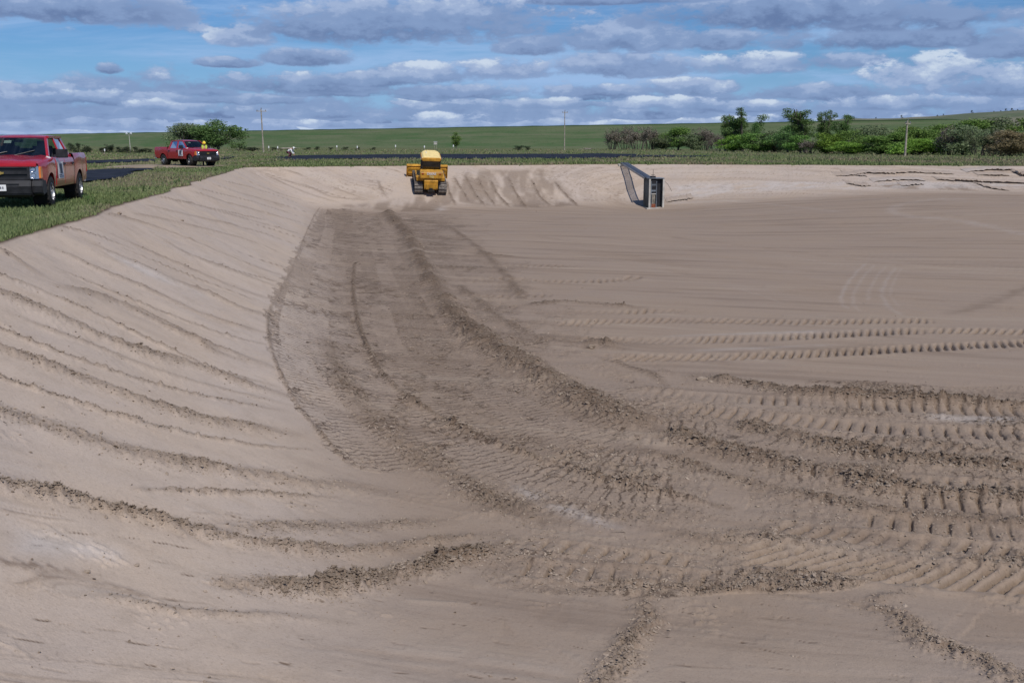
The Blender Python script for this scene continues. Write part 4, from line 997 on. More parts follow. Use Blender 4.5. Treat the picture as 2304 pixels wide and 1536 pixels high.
# grass: blades where they can be told apart
def grass(name, n, x0, x1, y0, y1, hfun, label, blades=5, liner_px=()):
    px = x0 + rng.random(n) * (x1 - x0); py = y0 + rng.random(n) * (y1 - y0)
    x, y = hit(px, py); u = pit_u(x, y); d = np.hypot(x, y)
    x = x + rng.normal(size=n) * .1; y = y + rng.normal(size=n) * (.1 + d * .006)
    u = pit_u(x, y)
    dens = fbm(x * .35, y * .35, 3, 401)
    keep = (u < 0.004) & (rng.random(n) < .35 + 1.4 * sstep(.35, .6, dens))
    for L in liner_px:
        P = np.array(L, float); a, b = hit(P[:, 0], P[:, 1]); keep &= ~in_poly(x, y, np.stack([a, b], 1))
    x, y, d, u, dens = x[keep], y[keep], d[keep], u[keep], dens[keep]; m = len(x)
    z = base_z(x, y)
    h = hfun(d) * (.5 + rng.random(m)) * (.5 + dens)
    x = np.repeat(x, blades); y = np.repeat(y, blades); z = np.repeat(z, blades); h = np.repeat(h, blades) * (.6 + .7 * rng.random(m * blades)); d = np.repeat(d, blades); dn = np.repeat(dens, blades)
    k = len(x); sp = h * .5
    bx = x + rng.normal(size=k) * sp * .6; by = y + rng.normal(size=k) * sp * .6
    a = rng.random(k) * 3.14; w = .006 + d * .00065
    lx = rng.normal(size=k) * h * .35; ly = rng.normal(size=k) * h * .35
    V = np.stack([np.stack([bx - np.cos(a) * w, by - np.sin(a) * w, z - .01], -1), np.stack([bx + np.cos(a) * w, by + np.sin(a) * w, z - .01], -1), np.stack([bx + lx, by + ly, z + h], -1)], 1).reshape(-1, 3)
    me = np_mesh(name, V, np.arange(len(V)).reshape(-1, 3), False)
    patch = fbm(x * .22, y * .15, 3, 405)
    tone = np.clip(rng.random(k) * .62 + sstep(.38, .62, patch) * .62, 0, 1); add_attr(me, 'tone', np.repeat(tone, 3))
    tag(new_obj(name, me, LM['grass']), label, kind='stuff')
LP = [[(60,388),(195,384),(302,380),(356,380),(306,389),(279,401),(250,406),(196,412),(60,424)], [(150,363),(347,357),(347,364),(150,372)], [(225,378),(300,372),(350,371),(480,372),(530,371),(470,378),(380,379),(300,380)]]
grass('grass', 40000, -60, 640, 352, 600, lambda d: .05 + .0007 * d, 'short green and straw grass along the left rim', 5, LP)
grass('grass', 15000, 540, 2360, 357, 378, lambda d: .07 + .0008 * d, 'grass fringe along the far rim of the basin', 4, [[(590,360),(640,351),(1000,347),(1440,347),(1380,356.5),(1000,358.5),(700,360)]])
grass('grass', 9000, 0, 2360, 337, 357, lambda d: .04 + .0007 * d, 'tufted grass of the plain beyond the basin', 4, [LP[1], [(590,360),(612,354),(640,351),(1000,346),(1440,347),(1380,357),(1000,359),(700,360)]])

def weed(px, py, h, label, seed):
    g = np.random.default_rng(seed); V = []; segs = []
    for k in range(7):
        a = g.random() * 6.28; tp = np.array([math.cos(a) * h * .45 * g.random(), math.sin(a) * h * .45 * g.random(), h * (.6 + .4 * g.random())]); segs.append(((0, 0, 0), tp, .006, .003))
        for j in range(9):
            c = tp * (.2 + .8 * g.random()); d = g.normal(size=3); d /= np.linalg.norm(d); d[2] = abs(d[2]) * .5; s = h * .13
            e = np.cross(d, [0, 0, 1.]); V += [c, c + d * s + e * s * .3, c + d * s * 2.1, c + d * s - e * s * .3]
    V = np.array(V); me = np_mesh('leaves', V, np.arange(len(V)).reshape(-1, 4), False); add_attr(me, 'tone', np.repeat(g.random(len(V) // 4), 4)); me.materials.append(LM['weed'])
    TV, TF = tubes(segs, 4); r = empty('weed_plant', at(px, py)); new_obj('leaves', me, None, r); new_obj('stem', np_mesh('stem', TV, TF), LM['weed'], r)
    tag(r, label, 'weed', 'leafy weeds in the rim grass')
weed(323, 434, .34, 'upright leafy weed on the rim, highest above the furrows left of centre', 1); weed(404, 412, .30, 'broad bushy weed on the rim below the distant truck', 2)
weed(484, 388, .42, 'leafy weed on the rim just below the front of the distant truck', 3); weed(210, 464, .34, 'clump of weeds right of the nearer truck rear wheel', 4)
weed(195, 458, .30, 'small weed just behind the nearer truck rear wheel', 5); weed(395, 415, .26, 'low weed left of the broad bushy one on the rim', 6)
weed(612, 367, .5, 'small weed at the bend of the rim near the crouching worker', 7)

# ------------------------------------------------------------------ mesh builders for made things
class MB:
    def __init__(self): self.v = []; self.f = []
    def box(self, c, s, rot=None, taper=(1, 1), bev=0.0):
        o = len(self.v); M = Matrix.Identity(3) if rot is None else (Matrix.Rotation(rot[2], 3, 'Z') @ Matrix.Rotation(rot[1], 3, 'Y') @ Matrix.Rotation(rot[0], 3, 'X'))
        for z in (-.5, .5):
            tx, ty = (1, 1) if z < 0 else taper
            if bev > 0:
                bx, by = bev, bev
                ring = [(-.5, -.5, bx, 0), (-.5, -.5, 0, by)]
                pts = []
                for sx, sy in ((-1, -1), (1, -1), (1, 1), (-1, 1)):
                    hx, hy = s[0] * .5 * tx, s[1] * .5 * ty
                    a = (sx * (hx - bev), sy * hy); b = (sx * hx, sy * (hy - bev))
                    pts += ([b, a] if sx * sy > 0 and sx < 0 or sx * sy < 0 and sx > 0 else [a, b]) if False else ([b, a] if (sx, sy) in ((-1, -1), (1, 1)) else [a, b])
                for (a_, b_) in pts: self.v.append(tuple(Vector(c) + M @ Vector((a_, b_, z * s[2]))))
            else:
                for x, y in ((-.5, -.5), (.5, -.5), (.5, .5), (-.5, .5)): self.v.append(tuple(Vector(c) + M @ Vector((x * s[0] * tx, y * s[1] * ty, z * s[2]))))
        n = 8 if bev > 0 else 4
        self.f.append(tuple(o + i for i in range(n))[::-1]); self.f.append(tuple(o + n + i for i in range(n)))
        for i in range(n): j = (i + 1) % n; self.f.append((o + i, o + j, o + n + j, o + n + i))
        return self
    def prism(self, poly, a0, a1, axis='Y'):
        """polygon in the other two axes, extruded along axis from a0 to a1"""
        o = len(self.v); n = len(poly)
        for a in (a0, a1):
            for p, q in poly: self.v.append({'Y': (p, a, q), 'X': (a, p, q), 'Z': (p, q, a)}[axis])
        self.f.append(tuple(range(o, o + n))); self.f.append(tuple(range(o + 2 * n - 1, o + n - 1, -1)))
        for i in range(n): j = (i + 1) % n; self.f.append((o + i, o + n + i, o + n + j, o + j))
        return self
    def tube(self, p0, p1, r0, r1=None, n=8, cap=True):
        r1 = r0 if r1 is None else r1; p0 = Vector(p0); p1 = Vector(p1); d = (p1 - p0).normalized()
        u = d.orthogonal().normalized(); v = d.cross(u); o = len(self.v)
        for p, r in ((p0, r0), (p1, r1)):
            for k in range(n): a = 2 * math.pi * k / n; self.v.append(tuple(p + (u * math.cos(a) + v * math.sin(a)) * r))
        for k in range(n): j = (k + 1) % n; self.f.append((o + k, o + j, o + n + j, o + n + k))
        if cap: self.f.append(tuple(o + k for k in range(n))[::-1]); self.f.append(tuple(o + n + k for k in range(n)))
        return self
    def lathe(self, prof, c, axis='Y', n=24):
        """prof: (radius, offset along axis)"""
        o = len(self.v); m = len(prof)
        for k in range(n):
            a = 2 * math.pi * k / n
            for r, h in prof:
                q = (r * math.cos(a), r * math.sin(a)); self.v.append(tuple(Vector(c) + Vector({'Y': (q[0], h, q[1]), 'X': (h, q[0], q[1]), 'Z': (q[0], q[1], h)}[axis])))
        for k in range(n):
            j = (k + 1) % n
            for i in range(m - 1): self.f.append((o + k * m + i, o + k * m + i + 1, o + j * m + i + 1, o + j * m + i))
        return self
    def quad(self, a, b, c, d): o = len(self.v); self.v += [tuple(a), tuple(b), tuple(c), tuple(d)]; self.f.append((o, o + 1, o + 2, o + 3)); return self
    def grid(self, rows):
        o = len(self.v); m = len(rows[0])
        for r in rows: self.v += [tuple(p) for p in r]
        for i in range(len(rows) - 1):
            for k in range(m - 1): self.f.append((o + i * m + k, o + i * m + k + 1, o + (i + 1) * m + k + 1, o + (i + 1) * m + k))
        return self
    def mesh(self, name, smooth=False, bevel=0.0):
        bm = bmesh.new(); vs = [bm.verts.new(p) for p in self.v]
        for f in self.f:
            try: bm.faces.new([vs[i] for i in f])
            except ValueError: pass
        bmesh.ops.remove_doubles(bm, verts=bm.verts, dist=1e-5)
        bmesh.ops.recalc_face_normals(bm, faces=bm.faces)
        if bevel > 0:
            ed = [e for e in bm.edges if len(e.link_faces) == 2 and e.calc_face_angle(0) > .6]
            bmesh.ops.bevel(bm, geom=ed, offset=bevel, segments=2, affect='EDGES', clamp_overlap=True)
        me = bpy.data.meshes.new(name); bm.to_mesh(me); bm.free()
        if smooth:
            for p in me.polygons: p.use_smooth = True
            if hasattr(me, 'set_sharp_from_angle'): me.set_sharp_from_angle(angle=R(35))
        return me
    def obj(self, name, mat, parent=None, smooth=False, bevel=0.0): return new_obj(name, self.mesh(name, smooth, bevel), mat, parent)

def car_paint():
    m, t, b = new_mat('red_truck_paint')
    co = t.node('ShaderNodeTexCoord').outputs['Object']; z = t.sep(t.node('ShaderNodeNewGeometry').outputs['Position'])[2]
    n = t.noise(co, 3.0, 6, .65, .4)
    dust = t.m('MULTIPLY', t.rng(z, 1.0, .35, 0, .05), t.rng(n, .3, .65), clamp=True)
    t.put(b.inputs['Base Color'], t.mix(t.add(dust, t.mul(t.rng(n, .4, .7), .06)), (0.36, 0.012, 0.022), (0.26, 0.09, 0.08)))
    t.put(b.inputs['Roughness'], t.add(t.mul(dust, .6), .24)); b.inputs['Coat Weight'].default_value = .5; b.inputs['Coat Roughness'].default_value = .08
    return m
def glass_mat(name, tint):
    m, t, b = new_mat(name); t.n.remove(b)
    tr = t.node('ShaderNodeBsdfTransparent'); tr.inputs[0].default_value = (*tint, 1); gl = t.node('ShaderNodeBsdfGlossy'); gl.inputs['Roughness'].default_value = .03
    fr = t.node('ShaderNodeFresnel'); fr.inputs[0].default_value = 1.6; mx = t.node('ShaderNodeMixShader')
    t.l.new(t.m('MULTIPLY_ADD', fr.outputs[0], 1.0, .05, clamp=True), mx.inputs[0]); t.l.new(tr.outputs[0], mx.inputs[1]); t.l.new(gl.outputs[0], mx.inputs[2]); t.l.new(mx.outputs[0], t.n['Material Output'].inputs[0])
    return m
PAINT = car_paint(); GLASS = glass_mat('window_glass', (.42, .52, .48)); LENS = glass_mat('lamp_lens', (.9, .92, .95))
BLACKP = simple('black_plastic', (.022, .022, .026), .55, var=.2); TRIM = simple('dark_trim', (.012, .012, .014), .4)
RUBBER = simple('tyre_rubber', (.030, .028, .027), .9, var=.25, bump=.3); CHROME = simple('bright_metal', (.62, .62, .64), .22, metal=1.0, var=.05); STEEL = simple('wheel_steel', (.50, .50, .52), .35, metal=.9, var=.1)
AMBER = simple('amber_lens', (.75, .22, .03), .2); WHITE = simple('white_sign', (.78, .78, .78), .6, var=.03); GREY = simple('grey_print', (.16, .17, .20), .7); CLOTH = simple('grey_seat', (.10, .10, .11), .9)
GOLD = simple('gold_emblem', (.62, .42, .12), .3, metal=.7); REDL = simple('red_lens', (.35, .01, .01), .25); UNDER = simple('dirty_underbody', (.02, .018, .016), .95)

XF, XR, RT = 1.83, -1.82, .405     # axles, tyre radius
def z_low(x):
    z = .50 if x > -2.2 else .50 + (-2.2 - x) * .12
    for ax_, r in ((XF, .485), (XR, .49)):
        d = abs(x - ax_)
        if d < r: z = max(z, .42 + math.sqrt(r * r - d * d) * .98)
    if x > 2.35: z = max(z, .70)
    return z
def half_w(x):
    w = .985
    if x > 2.1: w -= .075 * ((x - 2.1) / .62) ** 2
    if x < -2.6: w -= .012 * ((-2.6 - x) / .4) ** 2
    for ax_ in (XF, XR):                                     # fenders swell over the wheels
        w += .022 * max(0, 1 - (abs(x - ax_) / .62) ** 2)
    return w
def z_belt(x):
    if x > 1.35: return 1.235 - .10 * ((x - 1.35) / 1.35) ** 1.6
    if x > -1.2: return 1.25
    return 1.34
def side_pt(x, f, out=0.0):
    zl, zt = z_low(x), z_belt(x); zz = zl + (zt - zl) * f; h = (zz - .5) / .8
    w = half_w(x) * (.955 + .045 * math.sin(min(1, max(0, h) * 1.15 + .12) * math.pi * .5 + 0) - .030 * max(0, (f - .80) / .2) ** 2)
    return x, w + out, zz
def stations(x0, x1):
    xs = {round(x0, 3), round(x1, 3)}
    for a in np.arange(x0, x1, .12): xs.add(round(float(a), 3))
    for ax_ in (XF, XR):
        for a in np.linspace(-.49, .49, 21):
            if x0 < ax_ + a < x1: xs.add(round(ax_ + float(a), 3))
    return sorted(xs)
def pickup(name, label, loc, heading, steer=0.0, driver_window=True, lean=0.0):
    root = empty(name, loc, (0, lean, heading)); tag(root, label, 'pickup truck')
    FR = [0, .08, .2, .4, .6, .78, .9, 1.0]
    # body shell: fenders and cab sides
    b = MB()
    for s in (1, -1):
        rows = []
        for x in stations(-1.16, 2.72):
            r = [side_pt(x, f) for f in FR]; x_, w, zt = r[-1]; r = [(x_, .80, r[0][2])] + r + [(x_, w - .045, zt + .022)]
            rows.append([(p[0], s * p[1], p[2]) for p in r])
        b.grid(rows)
    b.box((.1, 0, .56), (2.4, 1.55, .10)); b.box((1.75, 0, .80), (1.5, 1.3, .28))
    b.prism([(1.38, .7), (1.38, 1.2), (1.2, 1.22), (1.2, .7)], -.90, .90)
    b.obj('body', PAINT, root, True)
    # bonnet with two raised flanks and a scooped middle
    rows = []
    for x in np.linspace(1.30, 2.74, 14):
        zt = z_belt(x); w = side_pt(x, 1.0)[1] - .045; t_ = (x - 1.30) / 1.44; drop = .05 * max(0, (t_ - .86) / .14) ** 2
        rows.append([(x, y * w, zt + .022 + hgt_ * (1 - .45 * t_) - drop) for y, hgt_ in ((-1, 0), (-.9, .035), (-.74, .065), (-.6, .055), (-.5, .05), (-.25, .075), (0, .082), (.25, .075), (.5, .05), (.6, .055), (.74, .065), (.9, .035), (1, 0))])
    MB().grid(rows).obj('bonnet', PAINT, root, True)
    MB().prism([(2.70, 1.05), (2.775, 1.05), (2.775, 1.10), (2.73, 1.15), (2.60, 1.16), (2.60, 1.05)], -.86, .86).obj('nose_panel', PAINT, root, bevel=.012)
    # cargo bed
    b = MB()
    for s in (1, -1):
        rows = []
        for x in stations(-2.98, -1.20):
            r = [side_pt(x, f) for f in FR]; x_, w, zt = r[-1]; r += [(x_, w - .03, zt + .02), (x_, w - .10, zt + .02), (x_, w - .12, zt - .02), (x_, w - .14, .78)]
            rows.append([(p[0], s * p[1], p[2]) for p in r])
        b.grid(rows)
    b.box((-2.08, 0, .76), (1.74, 1.6, .05)); b.box((-1.215, 0, 1.03), (.04, 1.80, .60))
    b.obj('cargo_bed', PAINT, root, True)
    MB().box((-2.985, 0, .98), (.06, 1.86, .72), bev=.02).obj('tailgate', PAINT, root, bevel=.01)
    MB().box((-1.19, 0, .85), (.03, 1.86, .72)).obj('bed_gap', UNDER, root)
    # underbody
    b = MB(); b.box((0, 0, .52), (4.9, .85, .14)); b.tube((XR, -.75, .40), (XR, .75, .40), .07); b.tube((XF, -.7, .38), (XF, .7, .38), .05); b.box((XR, 0, .40), (.3, .3, .28))
    for ax_ in (XF, XR):
        for s in (1, -1): b.lathe([(.47, .60 * s), (.47, .93 * s)], (ax_, 0, .44), n=16)
    b.obj('underbody', UNDER, root)
    # doors
    for s in (1, -1):
        for (x0, x1) in ((.10, 1.14), (-1.02, .07)):
            xs = [x for x in np.linspace(x0, x1, 9)]
            rows = [[(side_pt(x, f, .010)[0], s * side_pt(x, f, .010)[1], side_pt(x, f)[2]) for f in (.06, .2, .4, .6, .78, .9, .985)] for x in xs]
            rows = [[(r[0][0], r[0][1] - s * .012, r[0][2])] + r + [(r[-1][0], r[-1][1] - s * .012, r[-1][2])] for r in rows]
            rows = [[(p[0], p[1] - s * .014, p[2]) for p in rows[0]]] + rows + [[(p[0], p[1] - s * .014, p[2]) for p in rows[-1]]]
            dr = MB().grid(rows).obj('door', PAINT, root, True)
            hx = x0 + .13; w = side_pt(hx, .86)[1]
            MB().box((hx, s * (w + .035), 1.09), (.19, .03, .035), bev=.01).box((hx, s * (w + .01), 1.085), (.14, .03, .07)).obj('handle', BLACKP, dr)
    # cabin: pillars, roof, glass
    P = {}
    for s in (1, -1): P[s] = dict(A0=(1.40, s * .89, 1.245), A1=(.60, s * .70, 1.795), B0=(.09, s * .925, 1.26), B1=(.02, s * .725, 1.815), C0=(-1.02, s * .915, 1.265), C1=(-.88, s * .705, 1.80), D0=(-1.15, s * .82, 1.26), D1=(-1.01, s * .64, 1.79))
    def pillar(p, q, w, dpt):
        p, q = Vector(p), Vector(q); y = Vector((0, 1 if p.y > 0 else -1, 0))
        a = [p + Vector((-w, 0, 0)), p + Vector((w, 0, 0)), p + Vector((w, 0, 0)) - y * dpt, p + Vector((-w, 0, 0)) - y * dpt]; c = [v - p + q for v in a]
        o = len(b.v); b.v += [tuple(v) for v in a + c]; b.f += [(o, o + 1, o + 2, o + 3), (o + 7, o + 6, o + 5, o + 4)] + [(o + i, o + (i + 1) % 4, o + 4 + (i + 1) % 4, o + 4 + i) for i in range(4)]
    for s in (1, -1):
        b = MB(); q = P[s]; pillar(q['A0'], q['A1'], .075, .06); pillar(q['B0'], q['B1'], .075, .04); pillar(q['C0'], q['C1'], .10, .06)
        b.quad(q['C0'], q['D0'], q['D1'], q['C1'])
        b.box(((.6 - .88) / 2, s * .705, 1.80), (1.50, .08, .06))
        b.obj('cabin_frame', PAINT, root, True, .008)
    rows = []
    for x, wz, zc in ((.70, .62, 1.775), (.58, .66, 1.825), (.35, .685, 1.86), (0, .70, 1.875), (-.5, .70, 1.875), (-.85, .68, 1.855), (-.99, .64, 1.82), (-1.04, .60, 1.77)):
        rows.append([(x, y * wz, zc - .045 * abs(y) ** 3 - (.03 if abs(y) == 1 else 0)) for y in (-1, -.93, -.7, -.35, 0, .35, .7, .93, 1)])
    MB().grid(rows).obj('roof', PAINT, root, True)
    L, Q = P[1], P[-1]
    rows = []
    for i in range(5):
        f = i / 4; a = Vector(Q['A0']).lerp(Vector(Q['A1']), f) + Vector((.02, .05, 0)); c = Vector(L['A0']).lerp(Vector(L['A1']), f) + Vector((.02, -.05, 0)); rows.append([tuple(a.lerp(c, g) + Vector((.14 * math.sin(math.pi * g) * (1 - .35 * f), 0, 0))) for g in np.linspace(0, 1, 9)])
    MB().grid(rows).obj('windscreen', GLASS, root, True)
    MB().prism([(1.28, 1.20), (1.52, 1.245), (1.50, 1.265), (1.28, 1.26)], -.84, .84).obj('cowl', TRIM, root)
    b = MB(); b.tube((1.50, -.1, 1.285), (1.22, .50, 1.45), .012); b.tube((1.50, -.75, 1.285), (1.30, -.15, 1.42), .012); b.obj('wiper', TRIM, root)
    MB().quad(Vector(L['D0']) + Vector((0, -.1, .05)), Vector(Q['D0']) + Vector((0, .1, .05)), Vector(Q['D1']) + Vector((0, .08, -.04)), Vector(L['D1']) + Vector((0, -.08, -.04))).obj('rear_window', GLASS, root)
    for s in (1, -1):
        q = P[s]; ins = Vector((0, -s * .025, 0))
        for a0, a1, b0, b1, front in (('A0', 'A1', 'B0', 'B1', True), ('B0', 'B1', 'C0', 'C1', False)):
            if front and s == 1 and not driver_window: continue
            MB().quad(Vector(q[a0]) + ins, Vector(q[a1]) + ins, Vector(q[b1]) + ins, Vector(q[b0]) + ins).obj('side_window', GLASS, root)
    # inside
    for s in (1, -1):
        MB().box((.25, s * .42, 1.0), (.55, .52, .22), bev=.05).box((-.02, s * .42, 1.28), (.16, .50, .56), rot=(0, -.18, 0), bev=.04).box((-.08, s * .42, 1.62), (.10, .26, .16), bev=.03).obj('front_seat', CLOTH, root)
    MB().box((-.70, 0, 1.0), (.5, 1.4, .2)).box((-.92, 0, 1.25), (.14, 1.4, .5)).obj('rear_seat', CLOTH, root)
    MB().prism([(1.40, .9), (1.40, 1.22), (1.12, 1.25), (.95, 1.12), (.98, .9)], -.84, .84).obj('dashboard', TRIM, root)
    MB().lathe([(.17, 0), (.185, .015), (.20, 0), (.185, -.015), (.17, 0)], (.78, .42, 1.20), 'X', 20).obj('steering_wheel', TRIM, root, True)
    MB().box((.66, 0, 1.70), (.03, .24, .07), bev=.01).obj('rear_view_mirror', TRIM, root)
    MB().quad((.80, -.34, 1.64), (.80, -.16, 1.64), (.70, -.16, 1.71), (.70, -.34, 1.71)).obj('paper_pass', WHITE, root)
    # front
    gr = MB().box((2.735, 0, .90), (.05, 1.30, .31), bev=.02).obj('grille', TRIM, root)
    MB().box((2.775, 0, .915), (.035, 1.30, .075)).obj('grille_bar', BLACKP, gr); MB().box((2.77, 0, .765), (.04, 1.30, .05)).obj('grille_bar', BLACKP, gr); MB().box((2.77, 0, 1.04), (.04, 1.30, .03)).obj('grille_bar', BLACKP, gr)
    for s in (1, -1): MB().box((2.77, s * .665, .90), (.04, .05, .30)).obj('grille_bar', BLACKP, gr)
    bt = [(-.13, .028), (-.05, .028), (-.05, .045), (.05, .045), (.05, .028), (.13, .028), (.11, -.028), (.05, -.028), (.05, -.045), (-.05, -.045), (-.05, -.028), (-.11, -.028)]
    MB().prism([(a * .85, .905 + c * .85) for a, c in bt], 2.79, 2.805, 'X').obj('gold_emblem', GOLD, gr)
    for s in (1, -1):
        hl = MB().prism([(2.66, .755), (2.755, .755), (2.735, 1.07), (2.62, 1.08)], s * .69, s * .90).obj('headlight', simple('lamp_bowl', (.55, .56, .60), .25, metal=.8), root, bevel=.01)
        for zz in (.99, .835):
            MB().lathe([(.0, -.04), (.035, -.02), (.062, .012), (.066, .014)], (2.745, s * .775, zz), 'X', 14).obj('reflector', CHROME, hl, True)
        MB().prism([(2.52, .77), (2.74, .77), (2.71, 1.06), (2.50, 1.06)], s * .88, s * .945).obj('turn_signal', AMBER, hl, bevel=.01)
    fb = MB().prism([(2.40, .32), (2.74, .30), (2.86, .38), (2.89, .58), (2.84, .72), (2.70, .75), (2.40, .75)], -.72, .72)
    for s in (1, -1): fb.prism([(2.28, .40), (2.62, .34), (2.74, .40), (2.78, .58), (2.74, .72), (2.62, .75), (2.28, .72)], s * .72, s * .965)
    fb.obj('front_bumper', BLACKP, root, bevel=.02)
    MB().box((2.875, 0, .62), (.02, .9, .05)).box((2.84, 0, .50), (.05, .95, .06)).obj('bumper_vent', TRIM, root)
    lp = MB().box((2.90, 0, .545), (.012, .31, .155), bev=.004).obj('license_plate', WHITE, root); MB().box((2.908, -.06, .545), (.004, .05, .06)).box((2.908, .02, .545), (.004, .05, .06)).box((2.908, .08, .545), (.004, .03, .06)).obj('plate_print', GREY, lp)
    MB().box((-3.06, 0, .58), (.16, 1.80, .17), bev=.03).obj('rear_bumper', CHROME, root, bevel=.01)
    for s in (1, -1):
        MB().box((-2.99, s * .93, 1.02), (.09, .10, .42), bev=.02).obj('tail_light', REDL, root)
        m_ = MB().box((1.04, s * 1.13, 1.37), (.14, .30, .23), bev=.04).box((1.06, s * 1.0, 1.31), (.06, .16, .06)).obj('side_mirror', BLACKP, root, bevel=.015)
        MB().box((.968, s * 1.13, 1.37), (.008, .25, .18)).obj('mirror_glass', CHROME, m_)
        w = side_pt(.62, .5)[1]
        pc = MB().box((.72, s * (w + .028), .93), (.62, .006, .44)).obj('door_placard', WHITE, root); MB().box((.70, s * (w + .034), .97), (.30, .004, .26)).box((.82, s * (w + .034), .80), (.34, .004, .03)).box((.72, s * (w + .034), .755), (.44, .004, .02)).obj('placard_print', GREY, pc)
        MB().box((1.42, s * .885, 1.275), (.24, .10, .012), rot=(-s * .5, 0, 0)).obj('paper_flyer', WHITE, root)
    MB().tube((.45, -.55, 1.86), (.40, -.56, 2.2), .005).obj('antenna', TRIM, root)
    for ax_, s in ((XF, 1), (XF, -1), (XR, 1), (XR, -1)):
        w = empty('wheel', (ax_, s * .865, RT), (0, 0, steer if ax_ > 0 else 0)); w.parent = root
        wy = .125
        t_ = MB().lathe([(.225, -wy), (.30, -wy - .005), (.375, -wy + .01), (RT - .004, -wy + .04), (RT, 0), (RT - .004, wy - .04), (.375, wy - .01), (.30, wy + .005), (.225, wy)], (0, 0, 0), 'Y', 32)
        for k in range(40):
            a = 6.283 * k / 40; t_.box((math.cos(a) * RT, .055 * (1 if k % 2 else -1), math.sin(a) * RT), (.016, .10, .036), rot=(0, -a, 0))
        t_.obj('tyre', RUBBER, w, True)
        y1 = s * .095; rm = MB().lathe([(.225, -.12), (.225, .12), (.215, .125), (.20, .05), (.20, -.1)], (0, 0, 0), 'Y', 28)
        rm.lathe([(.0, y1), (.06, y1 + s * .01), (.065, y1 - s * .02), (.075, y1 - s * .03)], (0, 0, 0), 'Y', 16)
        for k in range(6):
            a = 6.283 * k / 6 + .3; rm.box((math.cos(a) * .14, y1 - s * .015, math.sin(a) * .14), (.16, .025, .06), rot=(0, -a, 0))
        rm.obj('rim', STEEL, w, True); MB().lathe([(.0, 0), (.20, 0)], (0, y1 - s * .08, 0), 'Y', 20).obj('brake_disc', UNDER, w)
    return root

def place_truck(pf, pr, name, label, **kw):
    """front left wheel on the first pixel, pointing away from the second"""
    a, b = at(*pf), at(*pr); d = (a - b); d.z = 0; d.normalize(); h = math.atan2(d.y, d.x)
    left = Vector((-d.y, d.x, 0)); c = a - d * XF - left * .865
    zf = (ground_z(*(c + d * XF).xy)); zr = ground_z(*(c + d * XR).xy); c.z = (zf + zr) / 2 + .0
    return pickup(name, label, c, h, **kw)
place_truck((110, 467), (175, 449), 'pickup_truck', 'red crew cab pickup cut by the left edge, parked in grass beside the basin', driver_window=False)
def far_truck():
    a, b = at(430, 374.5), at(362, 372.5)
    # right hand side faces the camera
    d = Vector((.749, -.663, 0)).normalized(); left = Vector((-d.y, d.x, 0)); c = at(444, 372) - d * .3; c = Vector((a.x, a.y, 0)) - d * XF + left * .865; c.z = ground_z(c.x, c.y) + .03
    return pickup('pickup_truck', 'distant red pickup on the dirt track in front of the tree grove', c, math.atan2(d.y, d.x), steer=-.30)
far_truck()

# ------------------------------------------------------------------ bulldozer
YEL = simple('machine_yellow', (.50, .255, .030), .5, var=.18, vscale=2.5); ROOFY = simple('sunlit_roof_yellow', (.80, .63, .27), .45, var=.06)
TRACKM = simple('dusty_track_steel', (.20, .175, .155), .75, metal=.2, var=.25, vscale=8); DARKG = glass_mat('cab_glass', (.10, .12, .12)); CABK = simple('cab_black', (.018, .018, .022), .5)
GRN = simple('green_badge', (.06, .16, .05), .5); PALEY = simple('pale_yellow_text', (.75, .68, .30), .5)
def text_mesh(name, body, size, depth=.004):
    cu = bpy.data.curves.new(name, 'FONT'); cu.body = body; cu.size = size; cu.extrude = depth; cu.align_x = 'CENTER'; cu.align_y = 'CENTER'; cu.offset = size * .02
    o = bpy.data.objects.new(name, cu); COL.objects.link(o); dg = bpy.context.evaluated_depsgraph_get(); me = bpy.data.meshes.new_from_object(o.evaluated_get(dg)); bpy.data.objects.remove(o); return me
